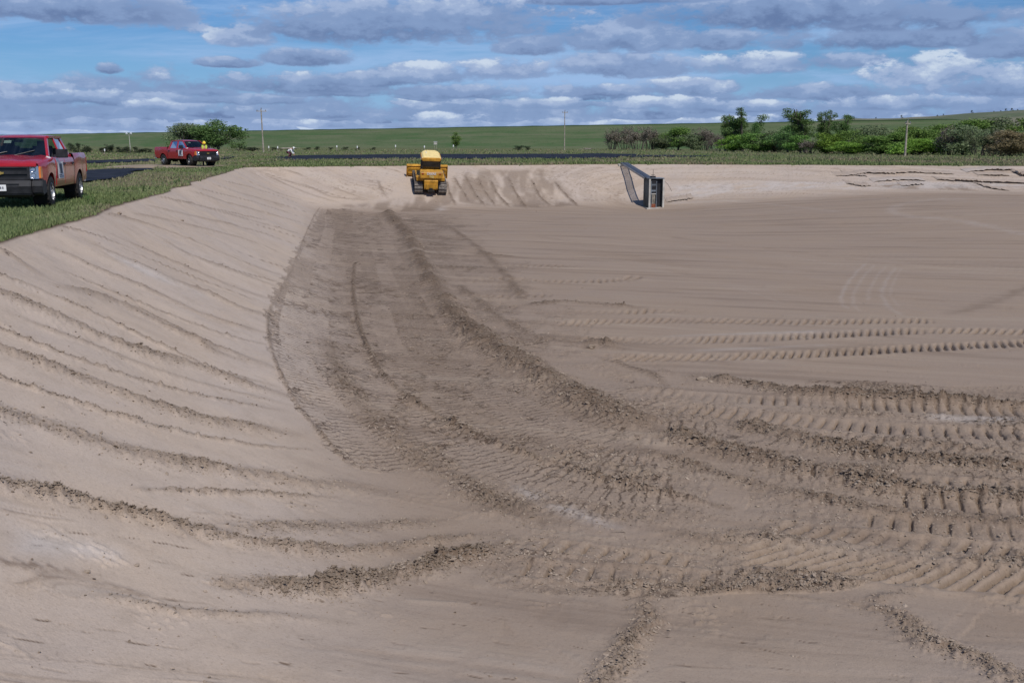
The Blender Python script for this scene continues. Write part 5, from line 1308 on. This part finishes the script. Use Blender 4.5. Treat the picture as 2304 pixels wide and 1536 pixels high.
def bulldozer():
    rear_c = at(969, 442); yaw = R(90 + 9)
    f = Vector((math.cos(yaw), math.sin(yaw), 0)); c = rear_c + f * 1.55
    z0 = ground_z(*rear_c.xy); z1 = ground_z(*(rear_c + f * 3.0).xy); pitch = math.atan2(z1 - z0, 3.0); c.z = (z0 + z1) / 2
    lat = Vector((-f.y, f.x, 0)); roll = math.atan2(ground_z(*(c + lat).xy) - ground_z(*(c - lat).xy), 2.0) * .6
    root = empty('bulldozer', c + Vector((0, 0, .03))); root.rotation_euler = Matrix.Rotation(yaw, 3, 'Z').to_4x4().to_euler()
    root.matrix_world = Matrix.Translation(c + Vector((0, 0, .02))) @ Matrix.Rotation(yaw, 4, 'Z') @ Matrix.Rotation(-pitch, 4, 'Y') @ Matrix.Rotation(roll, 4, 'X') @ Matrix.Scale(.93, 4)
    tag(root, 'yellow tracked bulldozer climbing the far slope, seen from behind', 'bulldozer')
    # crawler tracks: shoes laid round a rounded outline
    r, Lh, zc = .40, 1.15, .46
    path = []; per = 2 * (2 * Lh) + 2 * math.pi * r; ns = 36
    for k in range(ns):
        s = per * k / ns
        if s < 2 * Lh: path.append((-Lh + s, zc - r, 0.0))
        elif s < 2 * Lh + math.pi * r: a = (s - 2 * Lh) / r; path.append((Lh + r * math.sin(a), zc - r * math.cos(a), a))
        elif s < 4 * Lh + math.pi * r: q = s - 2 * Lh - math.pi * r; path.append((Lh - q, zc + r, math.pi))
        else: a = (s - 4 * Lh - math.pi * r) / r; path.append((-Lh - r * math.sin(a), zc + r * math.cos(a), math.pi + a))
    shoe = MB().box((0, 0, -.01), (per / ns * .93, .62, .03)).box((per / ns * .40, 0, -.05), (.025, .62, .06)).mesh('track_shoe'); shoe.materials.append(TRACKM)
    for s in (1, -1):
        y = s * .93
        tr = MB().box((0, y, zc), (2.1, .30, .38)).box((0, y, zc + .22), (1.5, .2, .10)).obj('crawler_track', UNDER, root, bevel=.02)
        for px_, pz, a in path:
            o = new_obj('track_shoe', shoe, None, tr); o.location = (px_, y, pz); o.rotation_euler = (0, -a, 0)
        sp = MB().lathe([(.0, -.06), (.30, -.06), (.34, 0), (.30, .06), (.0, .06)], (-Lh, y, zc), 'Y', 20)
        for k in range(12): a = 6.283 * k / 12; sp.box((-Lh + math.cos(a) * .34, y, zc + math.sin(a) * .34), (.07, .08, .06), rot=(0, -a, 0))
        sp.obj('drive_sprocket', TRACKM, tr); MB().lathe([(0, -.08), (.32, -.08), (.34, 0), (.32, .08), (0, .08)], (Lh, y, zc), 'Y', 20).obj('idler_wheel', TRACKM, tr)
        for k in range(6): MB().lathe([(0, -.12), (.10, -.12), (.10, .12), (0, .12)], (-.85 + k * .34, y, .17), 'Y', 12).obj('roller', TRACKM, tr)
    # hull
    MB().box((.1, 0, .72), (2.9, .95, .60), bev=.05).obj('hull', YEL, root, bevel=.02)
    MB().prism([(-1.62, .50), (-1.72, .62), (-1.70, 1.22), (-1.40, 1.40), (-1.2, 1.40), (-1.2, .45)], -.52, .52).box((-1.74, 0, .78), (.06, .78, .42), bev=.02).obj('transmission_case', YEL, root, bevel=.025)
    MB().box((-1.80, 0, .60), (.22, .26, .16), bev=.02).box((-1.85, 0, .50), (.30, .50, .07)).obj('drawbar', UNDER, root)
    tk = MB().prism([(-.82, -1.55), (.82, -1.55), (.86, -1.30), (.86, -.75), (-.86, -.75), (-.86, -1.30)][0:0] or [(-1.62, 1.34), (-1.70, 1.42), (-1.67, 1.90), (-1.60, 1.98), (-1.15, 1.98), (-1.15, 1.30)], -.86, .86).obj('fuel_tank', YEL, root, bevel=.05)
    for txt, zz, mt, sz in (('DEERE', 1.80, WHITE, .25), ('750J', 1.57, PALEY, .20)):
        me_ = text_mesh('lettering', txt, sz); me_.materials.append(mt); o = new_obj('lettering', me_, None, tk); o.location = (-1.688 - .012, 0, zz); o.rotation_euler = (R(90), 0, R(-90))
    for s in (1, -1): MB().box((-1.70, s * .66, 1.80), (.03, .13, .07)).obj('tail_lamp', REDL, tk)
    MB().prism([(.35, 1.0), (1.75, 1.0), (1.78, 1.72), (.35, 1.92)], -.46, .46).obj('engine_hood', YEL, root, bevel=.03)
    MB().box((1.79, 0, 1.35), (.04, .78, .62)).obj('radiator_guard', CABK, root)
    for s in (1, -1): MB().prism([(-1.15, 1.0), (.60, 1.0), (.60, 1.22), (-1.15, 1.30)], s * .50, s * 1.10).obj('fender', YEL, root, bevel=.03)
    MB().tube((1.2, .28, 1.7), (1.2, .28, 2.55), .055, .05, 12).obj('exhaust_pipe', CABK, root, True); MB().lathe([(.12, 0), (.12, .2), (.05, .26), (0, .26)], (1.0, -.26, 1.85), 'Z', 14).obj('air_cleaner', CABK, root, True)
    # cab
    cb = [(-1.08, -.70), (-1.08, .70), (.30, .66), (.52, .42), (.52, -.42), (.30, -.66)]
    MB().prism(cb, 1.22, 1.42, 'Z').obj('cab_floor', CABK, root, bevel=.01)
    tops = [(x * .96 - .02, y * .96) for x, y in cb]
    cabf = MB()
    for (a, b_), (c_, d_) in zip(cb, tops): cabf.tube((a, b_, 1.38), (c_, d_, 2.66), .055, n=6)
    cabf.obj('cab_post', CABK, root, True)['kind'] = 'stuff'
    for i in range(6):
        (a, b_), (c_, d_) = cb[i], cb[(i + 1) % 6]; (e_, f_), (g_, h_) = tops[i], tops[(i + 1) % 6]
        MB().quad((a, b_, 1.42), (c_, d_, 1.42), (g_, h_, 2.64), (e_, f_, 2.64)).obj('cab_window', DARKG, root)
    MB().box((-.50, 0, 1.75), (.45, .5, .14), bev=.04).box((-.74, 0, 2.05), (.12, .5, .62), bev=.04).obj('operator_seat', CLOTH, root)
    MB().prism([(-1.22, 2.62), (-1.26, 2.66), (-1.24, 2.86), (-1.12, 2.90), (-1.12, 2.62)], -.66, .66).obj('rear_fascia', YEL, root, bevel=.02)
    MB().prism([(-1.18, -.72), (-1.18, .72), (-.95, .78), (.25, .74), (.60, .46), (.60, -.46), (.25, -.74), (-.95, -.78)], 2.66, 2.80, 'Z').obj('roof_rim', YEL, root, bevel=.02)
    rf = MB(); o_ = [(-1.16, .66), (-.95, .74), (.22, .70), (.55, .42)]; lo = [(x, y, 2.80) for x, y in o_] + [(x, -y, 2.80) for x, y in o_[::-1]]; hi = [(x * .9 - .03, y * .84, 2.93) for x, y in o_] + [(x * .9 - .03, -y * .84, 2.93) for x, y in o_[::-1]]
    rf.v = lo + hi; rf.f = [tuple(range(8, 16))] + [(i, (i + 1) % 8, 8 + (i + 1) % 8, 8 + i) for i in range(8)] + [tuple(range(8))[::-1]]
    rf.obj('roof', ROOFY, root, bevel=.02)
    for s in (1, -1): MB().box((-1.02, s * .80, 2.78), (.14, .10, .10), bev=.02).obj('work_light', CHROME, root)
    MB().tube((-.2, .35, 2.93), (-.2, .35, 3.02), .05, .04, 10).obj('beacon', WHITE, root); MB().tube((-.2, .35, 3.0), (-.22, .30, 3.30), .006).obj('antenna', TRIM, root)
    MB().box((-1.16, -.50, 1.52), (.10, .13, .16), bev=.02).obj('reflective_lamp', CHROME, root)
    # blade and its push frame
    bl = MB(); rows = []
    for y in (-1.62, -1.5, -.8, 0, .8, 1.5, 1.62):
        fw = .10 if abs(y) > 1.55 else 0
        rows.append([(2.25 + fw + dx, y, z) for dx, z in ((.10, .02), (.0, .16), (-.07, .38), (-.08, .62), (-.02, .86), (.10, 1.02))])
    for r_ in rows[:]: pass
    bl.grid(rows); bl.grid([[(x - .06, y, z) for x, y, z in r_] for r_ in rows]); bl.prism([(2.14, .92), (2.34, 1.0), (2.36, 1.06), (2.12, .98)], -1.62, 1.62); bl.prism([(2.12, .20), (2.22, .20), (2.14, .42), (2.06, .42)], -1.5, 1.5); bl.prism([(2.08, .66), (2.16, .66), (2.18, .80), (2.08, .80)], -1.5, 1.5)
    blade = bl.obj('blade', YEL, root)
    MB().prism([(2.30, -.04), (2.42, -.06), (2.38, .12), (2.24, .14)], -1.66, 1.66).obj('cutting_edge', CHROME, blade)
    for s in (1, -1): MB().prism([(2.10, .0), (2.44, -.02), (2.46, .98), (2.10, 1.04)], s * 1.60, s * 1.645).obj('end_plate', YEL, blade)
    MB().box((1.6, .55, .55), (1.2, .12, .2), bev=.02).box((1.6, -.55, .55), (1.2, .12, .2), bev=.02).box((1.15, 0, .5), (.2, 1.2, .16)).obj('push_frame', YEL, root)['kind'] = 'stuff'
    for s in (1, -1): MB().tube((1.5, s * .38, 1.35), (2.15, s * .40, .75), .05, n=10).obj('lift_cylinder', CHROME, root, True)
    return root
bulldozer()

# ------------------------------------------------------------------ outlet structure with its walkway
GALV = simple('galvanised_steel', (.26, .29, .32), .45, metal=.6, var=.25, vscale=1.5); CONC = simple('pale_concrete', (.44, .42, .38), .85, var=.15, vscale=2, bump=.3); DARKSIDE = simple('dark_concrete', (.115, .125, .115), .85, var=.3, vscale=1.2, bump=.3)  # side and back walls darker than the pale front edges
RUST = simple('rusty_gate', (.26, .075, .035), .8, var=.3, vscale=6); WOODB = simple('stop_log_timber', (.27, .24, .20), .85, var=.25, vscale=5)
DECKM = simple('dark_blue_grey_grating', (.095, .115, .16), .5, metal=.3, var=.2, vscale=3)
def outlet():
    ctr = on_ray(1472, 469, 73.5); zb = ground_z(ctr.x, ctr.y) - .05; top = on_ray(1472, 402, 73.5).z; H = top - zb
    root = empty('outlet_box', (ctr.x, ctr.y + .5, zb), (0, 0, R(12))); tag(root, 'tall concrete outlet box with gate guides standing at the toe of the far slope', 'outlet structure')
    w, dpt = 1.06, 1.15
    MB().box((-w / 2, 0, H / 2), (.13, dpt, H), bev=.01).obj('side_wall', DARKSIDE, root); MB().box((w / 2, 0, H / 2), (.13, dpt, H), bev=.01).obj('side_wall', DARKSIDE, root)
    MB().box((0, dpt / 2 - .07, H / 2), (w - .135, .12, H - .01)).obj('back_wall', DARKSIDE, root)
    for s in (1, -1): MB().box((s * (w / 2 + .0), -dpt / 2 - .03, H / 2 - .01), (.13, .056, H - .03)).obj('front_edge', CONC, root)
    MB().box((0, .05, .03), (w + .5, dpt + .5, .10), bev=.02).obj('base_slab', CONC, root)
    MB().box((0, 0, H + .03), (w + .12, dpt + .06, .05)).obj('top_plate', GALV, root)
    MB().box((.24, -dpt / 2 + .28, H / 2), (.40, .04, H - .04)).obj('baffle_plate', CABK, root)
    for x in (-.38, .02): MB().box((x, -dpt / 2 + .08, H * .46), (.05, .06, H * .92)).obj('gate_guide', GALV, root)
    n = 7
    for k in range(n):
        z = H * (.50 + .46 * (k + .5) / n); MB().box((-.18, -dpt / 2 + .10, z), (.34, .05, H * .46 / n * .86), bev=.008).obj('stop_log', (GALV if k % 3 == 1 else CABK), root)
    for k in range(3): MB().box((-.26 + k * .085, -dpt / 2 + .12, H * .31), (.06, .04, H * .30)).obj('gate_bar', WOODB, root)
    MB().box((-.18, -dpt / 2 + .12, H * .085), (.34, .05, H * .15)).obj('slide_gate', RUST, root); MB().box((-.18, -dpt / 2 + .10, H * .49), (.36, .06, .06)).obj('gate_beam', CONC, root)
    op = MB().box((-.12, -.1, H + .12), (.34, .30, .12), bev=.02).obj('gate_hoist', CABK, root, bevel=.01)
    MB().tube((-.12, -.1, H + .15), (-.12, -.1, H + .62), .018).obj('lifting_stem', TRIM, op); MB().lathe([(.12, 0), (.135, .012), (.15, 0), (.135, -.012), (.12, 0)], (-.12, -.1, H + .26), 'Z', 16).obj('hand_wheel', CABK, op)
    cb = MB(); p0 = Vector((w / 2 + .05, -.2, H - .15)); 
    for k in range(8): q0 = p0 + Vector((.10 * k, .02 * k, -.02 * k - .010 * k * k)); k1 = k + 1; q1 = p0 + Vector((.10 * k1, .02 * k1, -.02 * k1 - .010 * k1 * k1)); cb.tube(q0, q1, .012, n=5)
    cb.obj('hanging_cable', TRIM, root)
    # walkway from the rim to the top of the box
    e = at(1404, 371); e.z = ground_z(e.x, e.y) + .16
    Mw = Matrix.Translation(root.location) @ Matrix.Rotation(R(12), 4, 'Z'); s0 = Mw @ Vector((-w / 2 + .08, .1, H + .06))
    d = (e - s0); L = d.length; wk = empty('walkway', s0); tag(wk, 'narrow sloping metal walkway from the far rim down to the outlet box', 'walkway')
    wk.matrix_world = Matrix.Translation(s0) @ d.to_track_quat('X', 'Z').to_matrix().to_4x4()
    for s in (1, -1): MB().box((L / 2, s * .27, -.03), (L, .045, .15)).obj('stringer', GALV, wk)
    np_ = int(L / .21); pl = MB().box((0, 0, .0), (.085, .50, .035)).mesh('plank'); pl.materials.append(DECKM)
    for k in range(np_): o = new_obj('plank', pl, None, wk); o.location = ((k + .5) * L / np_, 0, .02 + .004 * (k % 2))
    MB().box((L - .1, 0, -.16), (.5, 1.0, .14)).obj('landing_block', CONC, wk)
outlet()

# ------------------------------------------------------------------ utility poles, lamp pole, markers
POLEM = simple('weathered_pole_wood', (.34, .30, .25), .9, var=.2, vscale=2, bump=.2)
def utility_pole(px, base_py, top_py, label, dist=None, arm=1.1, lean=0.0, rad=.16, two=False):
    p = at(px, base_py) if dist is None else on_ray(px, base_py, dist); r_ = math.hypot(p.x, p.y); H = (HOR - top_py) / F_PX * r_ + EYE - p.z
    root = empty('utility_pole', p); root.rotation_euler = (0, lean, 0); tag(root, label, 'utility pole')
    MB().tube((0, 0, -.3), (0, 0, H), rad, rad * .62, 10).obj('pole', POLEM, root, True)
    a = .7; ca = MB().box((0, -.1, H - .45), (arm * 2, .10, .13)).obj('crossarm', POLEM, root); ca.rotation_euler = (0, 0, .75)
    for x in ([-arm * .85, arm * .85] + ([0] if not two else [])): MB().lathe([(.0, 0), (.05, 0), (.08, .07), (.05, .13), (.07, .17), (.03, .25), (0, .25)], (x, -.1, H - .38 if x else H), 'Z', 10).obj('insulator', GREY, ca)
    return root
utility_pole(593, 343.5, 251, 'tall bare utility pole between the tree grove and the crouching worker', lean=-.012)
utility_pole(1270, 336, 253, 'tall utility pole standing on the plain left of the bare thicket', dist=285)
utility_pole(2036, 350.5, 277, 'pale utility pole in front of the green wood on the right', rad=.17, arm=.8)
def lamp_pole():
    p = at(294, 344); r_ = math.hypot(p.x, p.y); H = (HOR - 304) / F_PX * r_ + EYE; root = empty('lamp_pole', p); root.rotation_euler = (0, -.02, 0); tag(root, 'slim pale pole with two floodlights in front of the dark junipers', 'lamp pole')
    MB().tube((0, 0, -.2), (0, 0, H), .085, .06, 10).obj('pole', CONC, root, True); MB().box((0, 0, H - .08), (.9, .08, .08)).obj('crossbar', GALV, root)
    for s in (1, -1): MB().box((s * .42, -.08, H + .08), (.34, .22, .20), rot=(.4, 0, 0), bev=.03).obj('floodlight', WHITE, root)
lamp_pole()
for px, py, lab in [(605, 338.5, 'white marker post left of the pair by the sandy bank'), (625, 339, 'white marker post at the left end of the sandy bank'), (758, 337, 'white marker post beside the dark bush row'), (804, 338, 'white marker post under the small dark bush'), (890, 335.5, 'white marker post left of the bulldozer cab'),
                    (955, 337.5, 'white marker post seen just above the bulldozer roof'), (1020, 334.5, 'white marker post at the foot of the lone slim tree'), (236, 345.5, 'white marker post by the left end of the second juniper row')]:
    p = at(px, py + 1.5) if py > 336 else on_ray(px, py + 1, 300); p.z = ground_z(p.x, p.y); s_ = math.hypot(p.x, p.y) / 180
    r = empty('marker_post', p); tag(r, lab, 'marker post', 'white marker posts on the plain'); MB().tube((0, 0, -.1), (0, 0, .8 * s_), .05 * s_, n=8).obj('post', POLEM, r); MB().tube((0, 0,   .5 * s_), (0, 0, .85 * s_), .10 * s_, n=8).obj('cap', WHITE, r)
def gauge_box():
    p = on_ray(980, 333, 330); p.z = ground_z(p.x, p.y); r = empty('instrument_box', p); tag(r, 'small pale box on a post, on the plain right of the bulldozer roof', 'box on a post')
    MB().tube((-.3, 0, 0), (-.3, 0, 1.6), .06).obj('post', POLEM, r); MB().tube((.3, 0, 0), (.3, 0, 1.6), .06).obj('post', POLEM, r); MB().box((0, 0, 2.0), (1.1, .5, .9), bev=.05).obj('cabinet', CONC, r); MB().box((0, -.02, 2.5), (1.3, .7, .08)).obj('lid', WHITE, r)
gauge_box()
def branches(px, py, dist, n, ln, label, mat, seed, r0=.05, name='fallen_branch'):
    g = np.random.default_rng(seed); p = on_ray(px, py, dist) if dist else at(px, py); p.z = ground_z(p.x, p.y); segs = []
    for k in range(n):
        a = np.array([g.normal() * ln * .25, g.normal() * ln * .15, r0 + g.random() * .1 * ln]); th = g.random() * .9 - .45; b = a + np.array([math.cos(th) * ln * (.4 + g.random() * .6) * g.choice([-1, 1]), math.sin(th) * ln * .5, g.normal() * .10 * ln]); b[2] = max(b[2], r0); segs.append((a, b, r0, r0 * .4))
    V, Fq = tubes(segs, 6); o = new_obj(name, np_mesh(name, V, Fq), mat); o.location = p; tag(o, label, 'branch')
branches(1317, 331, 300, 5, 3.4, 'pale fallen branches on the plain right of the second utility pole', WOODB, 3, .12)
branches(2182, 950, None, 4, .20, 'short dark twig lying across the tyre tracks on the right', UNDER, 5, .006, 'twig')
branches(608, 373, None, 4, 1.1, 'grey broken stick poking up at the bend of the rim', WOODB, 6, .03)

# ------------------------------------------------------------------ big clods of clay
CLAYM = crumb_material()
def clod(px, py, size, label, seed, flat=.7):
    g = np.random.default_rng(seed); bm = bmesh.new(); bmesh.ops.create_icosphere(bm, subdivisions=3, radius=1)
    ox, oy = g.random(2) * 50
    for v in bm.verts:
        c = v.co; n = 1 + .55 * (float(vnoise(np.array([c.x * 1.6 + ox]), np.array([c.y * 1.6 + c.z * 2.1 + oy]))[0]) - .5) + .35 * (float(vnoise(np.array([c.x * 4 + c.z * 3 + ox]), np.array([c.y * 4 + oy]))[0]) - .5)
        v.co = Vector((c.x * n * 1.2, c.y * n, c.z * n * flat)) * size
    me = bpy.data.meshes.new('earth_clod'); bm.to_mesh(me); bm.free(); p = at(px, py); o = new_obj('earth_clod', me, CLAYM); o.location = p + Vector((0, 0, size * .25)); o.rotation_euler = (0, 0, g.random() * 6); tag(o, label, 'clod')
clod(1140, 1222, .055, 'large dark clod where the curving windrows meet below centre', 1); clod(612, 1215, .045, 'upright clod on the left windrow, the biggest of that ridge', 2); clod(893, 1275, .05, 'dark clod at the left tip of the lower windrow', 3)
clod(1330, 782, .08, 'big clod heap at the left start of the tyre tracks', 4); clod(1578, 856, .09, 'big clod at the left end of the long earth pile', 5, .6); clod(1600, 862, .06, 'second clod of the long earth pile', 6)
clod(410, 497, .05, 'single dark clod high on the left slope', 7); clod(268, 482, .06, 'dark lump at the rim below the nearer truck', 8); clod(600, 373, .16, 'dark rubble lump at the bend of the rim', 9); clod(625, 374, .12, 'smaller rubble lump at the bend of the rim', 10)
clod(195, 1287, .022, 'small dark clod in the pale patch at the lower left', 11); clod(308, 1272, .02, 'small clod on the edge of the pale patch', 12)

# ------------------------------------------------------------------ the two workers
SKIN = simple('skin', (.42, .24, .17), .6, var=.05); JEANS = simple('blue_jeans', (.045, .07, .14), .9); SHIRTW = simple('white_shirt', (.80, .80, .80), .8, var=.03); HIVIS = simple('hi_vis_lime', (.55, .80, .12), .7, var=.05); DKCL = simple('dark_clothing', (.02, .03, .025), .9); MAROON = simple('maroon_bag', (.12, .03, .05), .8); HATW = simple('white_hard_hat', (.82, .84, .80), .3, var=.02); HATY = simple('yellow_hard_hat', (.85, .62, .04), .3, var=.02); BOOT = simple('brown_boots', (.07, .045, .03), .8)
def skin_obj(name, pts, edges, mat, parent, sub=1):
    me = bpy.data.meshes.new(name); me.from_pydata([p[:3] for p in pts], edges, []); me.update(); me.materials.append(mat)
    o = bpy.data.objects.new(name, me); COL.objects.link(o); o.parent = parent
    sk = o.modifiers.new('skin', 'SKIN'); sk.use_smooth_shade = True
    for i, p in enumerate(pts):
        rr = p[3]; me.skin_vertices[0].data[i].radius = (rr, rr) if not isinstance(rr, tuple) else rr
    me.skin_vertices[0].data[0].use_root = True
    ss = o.modifiers.new('sub', 'SUBSURF'); ss.levels = sub; ss.render_levels = sub
    return o
def person(J, loc, rz, label, top_mat, leg_mat, hat_mat):
    """J: named joints in metres, facing +X"""
    root = empty('person', loc, (0, 0, rz)); tag(root, label, 'person'); V = lambda k: Vector(J[k])
    names = ['pelvis', 'waist', 'chest', 'neck', 'head', 'shL', 'elL', 'wrL', 'haL', 'shR', 'elR', 'wrR', 'haR', 'hipL', 'knL', 'anL', 'toL', 'hipR', 'knR', 'anR', 'toR']; i = {n: k for k, n in enumerate(names)}
    rad = dict(pelvis=.125, waist=.11, chest=.13, neck=.05, head=.075, shL=.06, elL=.04, wrL=.028, haL=.035, hipL=.085, knL=.055, anL=.04, toL=.035)
    for k in list(rad):
        if k.endswith('L'): rad[k[:-1] + 'R'] = rad[k]
    E = [('pelvis', 'waist'), ('waist', 'chest'), ('chest', 'neck'), ('neck', 'head'), ('chest', 'shL'), ('shL', 'elL'), ('elL', 'wrL'), ('wrL', 'haL'), ('chest', 'shR'), ('shR', 'elR'), ('elR', 'wrR'), ('wrR', 'haR'), ('pelvis', 'hipL'), ('hipL', 'knL'), ('knL', 'anL'), ('anL', 'toL'), ('pelvis', 'hipR'), ('hipR', 'knR'), ('knR', 'anR'), ('anR', 'toR')]
    skin_obj('body', [(*V(n), rad[n]) for n in names], [(i[a], i[b]) for a, b in E], SKIN, root)
    def sub(nm, ks, Es, extra, mat): skin_obj(nm, [(*V(k), rad[k] + extra) for k in ks], [(ks.index(a), ks.index(b)) for a, b in Es], mat, root)
    sub('shirt', ['waist', 'pelvis', 'chest', 'shL', 'elL', 'wrL', 'shR', 'elR', 'wrR'], [('waist', 'pelvis'), ('waist', 'chest'), ('chest', 'shL'), ('shL', 'elL'), ('elL', 'wrL'), ('chest', 'shR'), ('shR', 'elR'), ('elR', 'wrR')], .022, top_mat)
    sub('trousers', ['pelvis', 'hipL', 'knL', 'anL', 'hipR', 'knR', 'anR'], [('pelvis', 'hipL'), ('hipL', 'knL'), ('knL', 'anL'), ('pelvis', 'hipR'), ('hipR', 'knR'), ('knR', 'anR')], .024, leg_mat)
    for s in 'LR':
        a, t_ = V('an' + s), V('to' + s); MB().tube(a + Vector((0, 0, .08)), a - Vector((0, 0, .03)), .055, .06).tube(a + Vector((-.04, 0, -.03)), t_ + Vector((.05, 0, 0)), .055, .045).obj('boot', BOOT, root, True)
        h = V('ha' + s); w_ = V('wr' + s); d = (h - w_).normalized(); u = d.orthogonal().normalized()
        for k in range(4): b0 = h + u * (.024 * (k - 1.5)); MB().tube(b0, b0 + d * (.075 + .01 * (k in (1, 2))), .009, .007, 6).obj('finger', SKIN, root)
        MB().tube(w_ + d * .02, w_ + d * .06 + u * .05, .011, .009, 6).obj('thumb', SKIN, root)
    H = V('head'); n = V('neck'); up = (H - n).normalized(); fw = Vector(J['face']).normalized()
    hd = MB().lathe([(0, -.13), (.045, -.12), (.070, -.07), (.078, 0), (.074, .05), (.05, .09), (0, .105)], (0, 0, 0), 'Z', 16).obj('head', SKIN, root, True)
    side = up.cross(fw).normalized(); M3 = Matrix((fw - up * fw.dot(up), side, up)).transposed(); M4 = M3.normalized().to_4x4(); M4.translation = H + up * .03; hd.matrix_local = M4
    MB().tube((.07, 0, .0), (.10, 0, -.02), .012, .014, 6).obj('nose', SKIN, hd)
    for s in (1, -1): MB().box((.072, s * .03, .012), (.012, .022, .010)).obj('eye', TRIM, hd); MB().box((0, s * .08, -.005), (.03, .012, .05), bev=.004).obj('ear', SKIN, hd)
    MB().box((.066, 0, -.062), (.012, .04, .008)).obj('mouth', MAROON, hd)
    MB().lathe([(.088, .0), (.082, -.06), (.07, -.09)], (-.012, 0, .04), 'Z', 14).obj('hair', BOOT, hd, True)
    MB().lathe([(0, .175), (.04, .17), (.085, .135), (.112, .07), (.118, .03), (.14, .025), (.142, .018), (.112, .02)], (0, 0, 0), 'Z', 20).box((.13, 0, .024), (.10, .16, .012), bev=.03).obj('hard_hat', hat_mat, hd, True)
    return root
# bending worker at the black liner, facing right
J1 = dict(pelvis=(-.16, 0, .62), waist=(-.06, 0, .78), chest=(.14, 0, .92), neck=(.30, 0, .96), head=(.42, 0, 1.00), face=(1, 0, -.8), shL=(.20, .19, .88), elL=(.34, .22, .62), wrL=(.46, .16, .40), haL=(.50, .14, .33), shR=(.20, -.19, .88), elR=(.36, -.22, .60), wrR=(.48, -.17, .36), haR=(.52, -.15, .29),
          hipL=(-.18, .11, .56), knL=(.16, .17, .44), anL=(-.02, .16, .09), toL=(.12, .17, .05), hipR=(-.18, -.11, .56), knR=(.14, -.18, .38), anR=(-.10, -.18, .09), toR=(.05, -.19, .05))
w1 = at(652, 354.5); s1_ = person(J1, w1, R(-8), 'worker in white shirt and white hard hat bending over the black liner', SHIRTW, MAROON, HATW); s1_.scale = (1.15,) * 3
J2 = dict(pelvis=(0, 0, .95), waist=(0, 0, 1.10), chest=(.01, 0, 1.34), neck=(.01, 0, 1.52), head=(.03, 0, 1.63), face=(1, 0, -.1), shL=(0, .20, 1.44), elL=(-.03, .27, 1.16), wrL=(.08, .26, .92), haL=(.11, .26, .85), shR=(0, -.20, 1.44), elR=(-.03, -.27, 1.16), wrR=(.08, -.26, .92), haR=(.11, -.26, .85),
          hipL=(0, .10, .90), knL=(.03, .12, .50), anL=(-.02, .13, .09), toL=(.13, .15, .05), hipR=(0, -.10, .90), knR=(.02, -.12, .50), anR=(-.04, -.13, .09), toR=(.11, -.15, .05))
w2 = on_ray(462, 372, 75.0); w2.z = ground_z(w2.x, w2.y); person(J2, w2, R(-70), 'worker in yellow hard hat and lime vest standing behind the distant truck', DKCL, JEANS, HATY)
vest = [o for o in bpy.data.objects if o.name.startswith('shirt')][-1]
p2 = vest.parent
for s in (1, -1): MB().box((.0, s * .125, 1.34), (.34, .13, .42), bev=.05).obj('vest_panel', HIVIS, p2)
MB().box((-.02, 0, 1.16), (.33, .40, .10), bev=.05).obj('vest_band', HIVIS, p2)
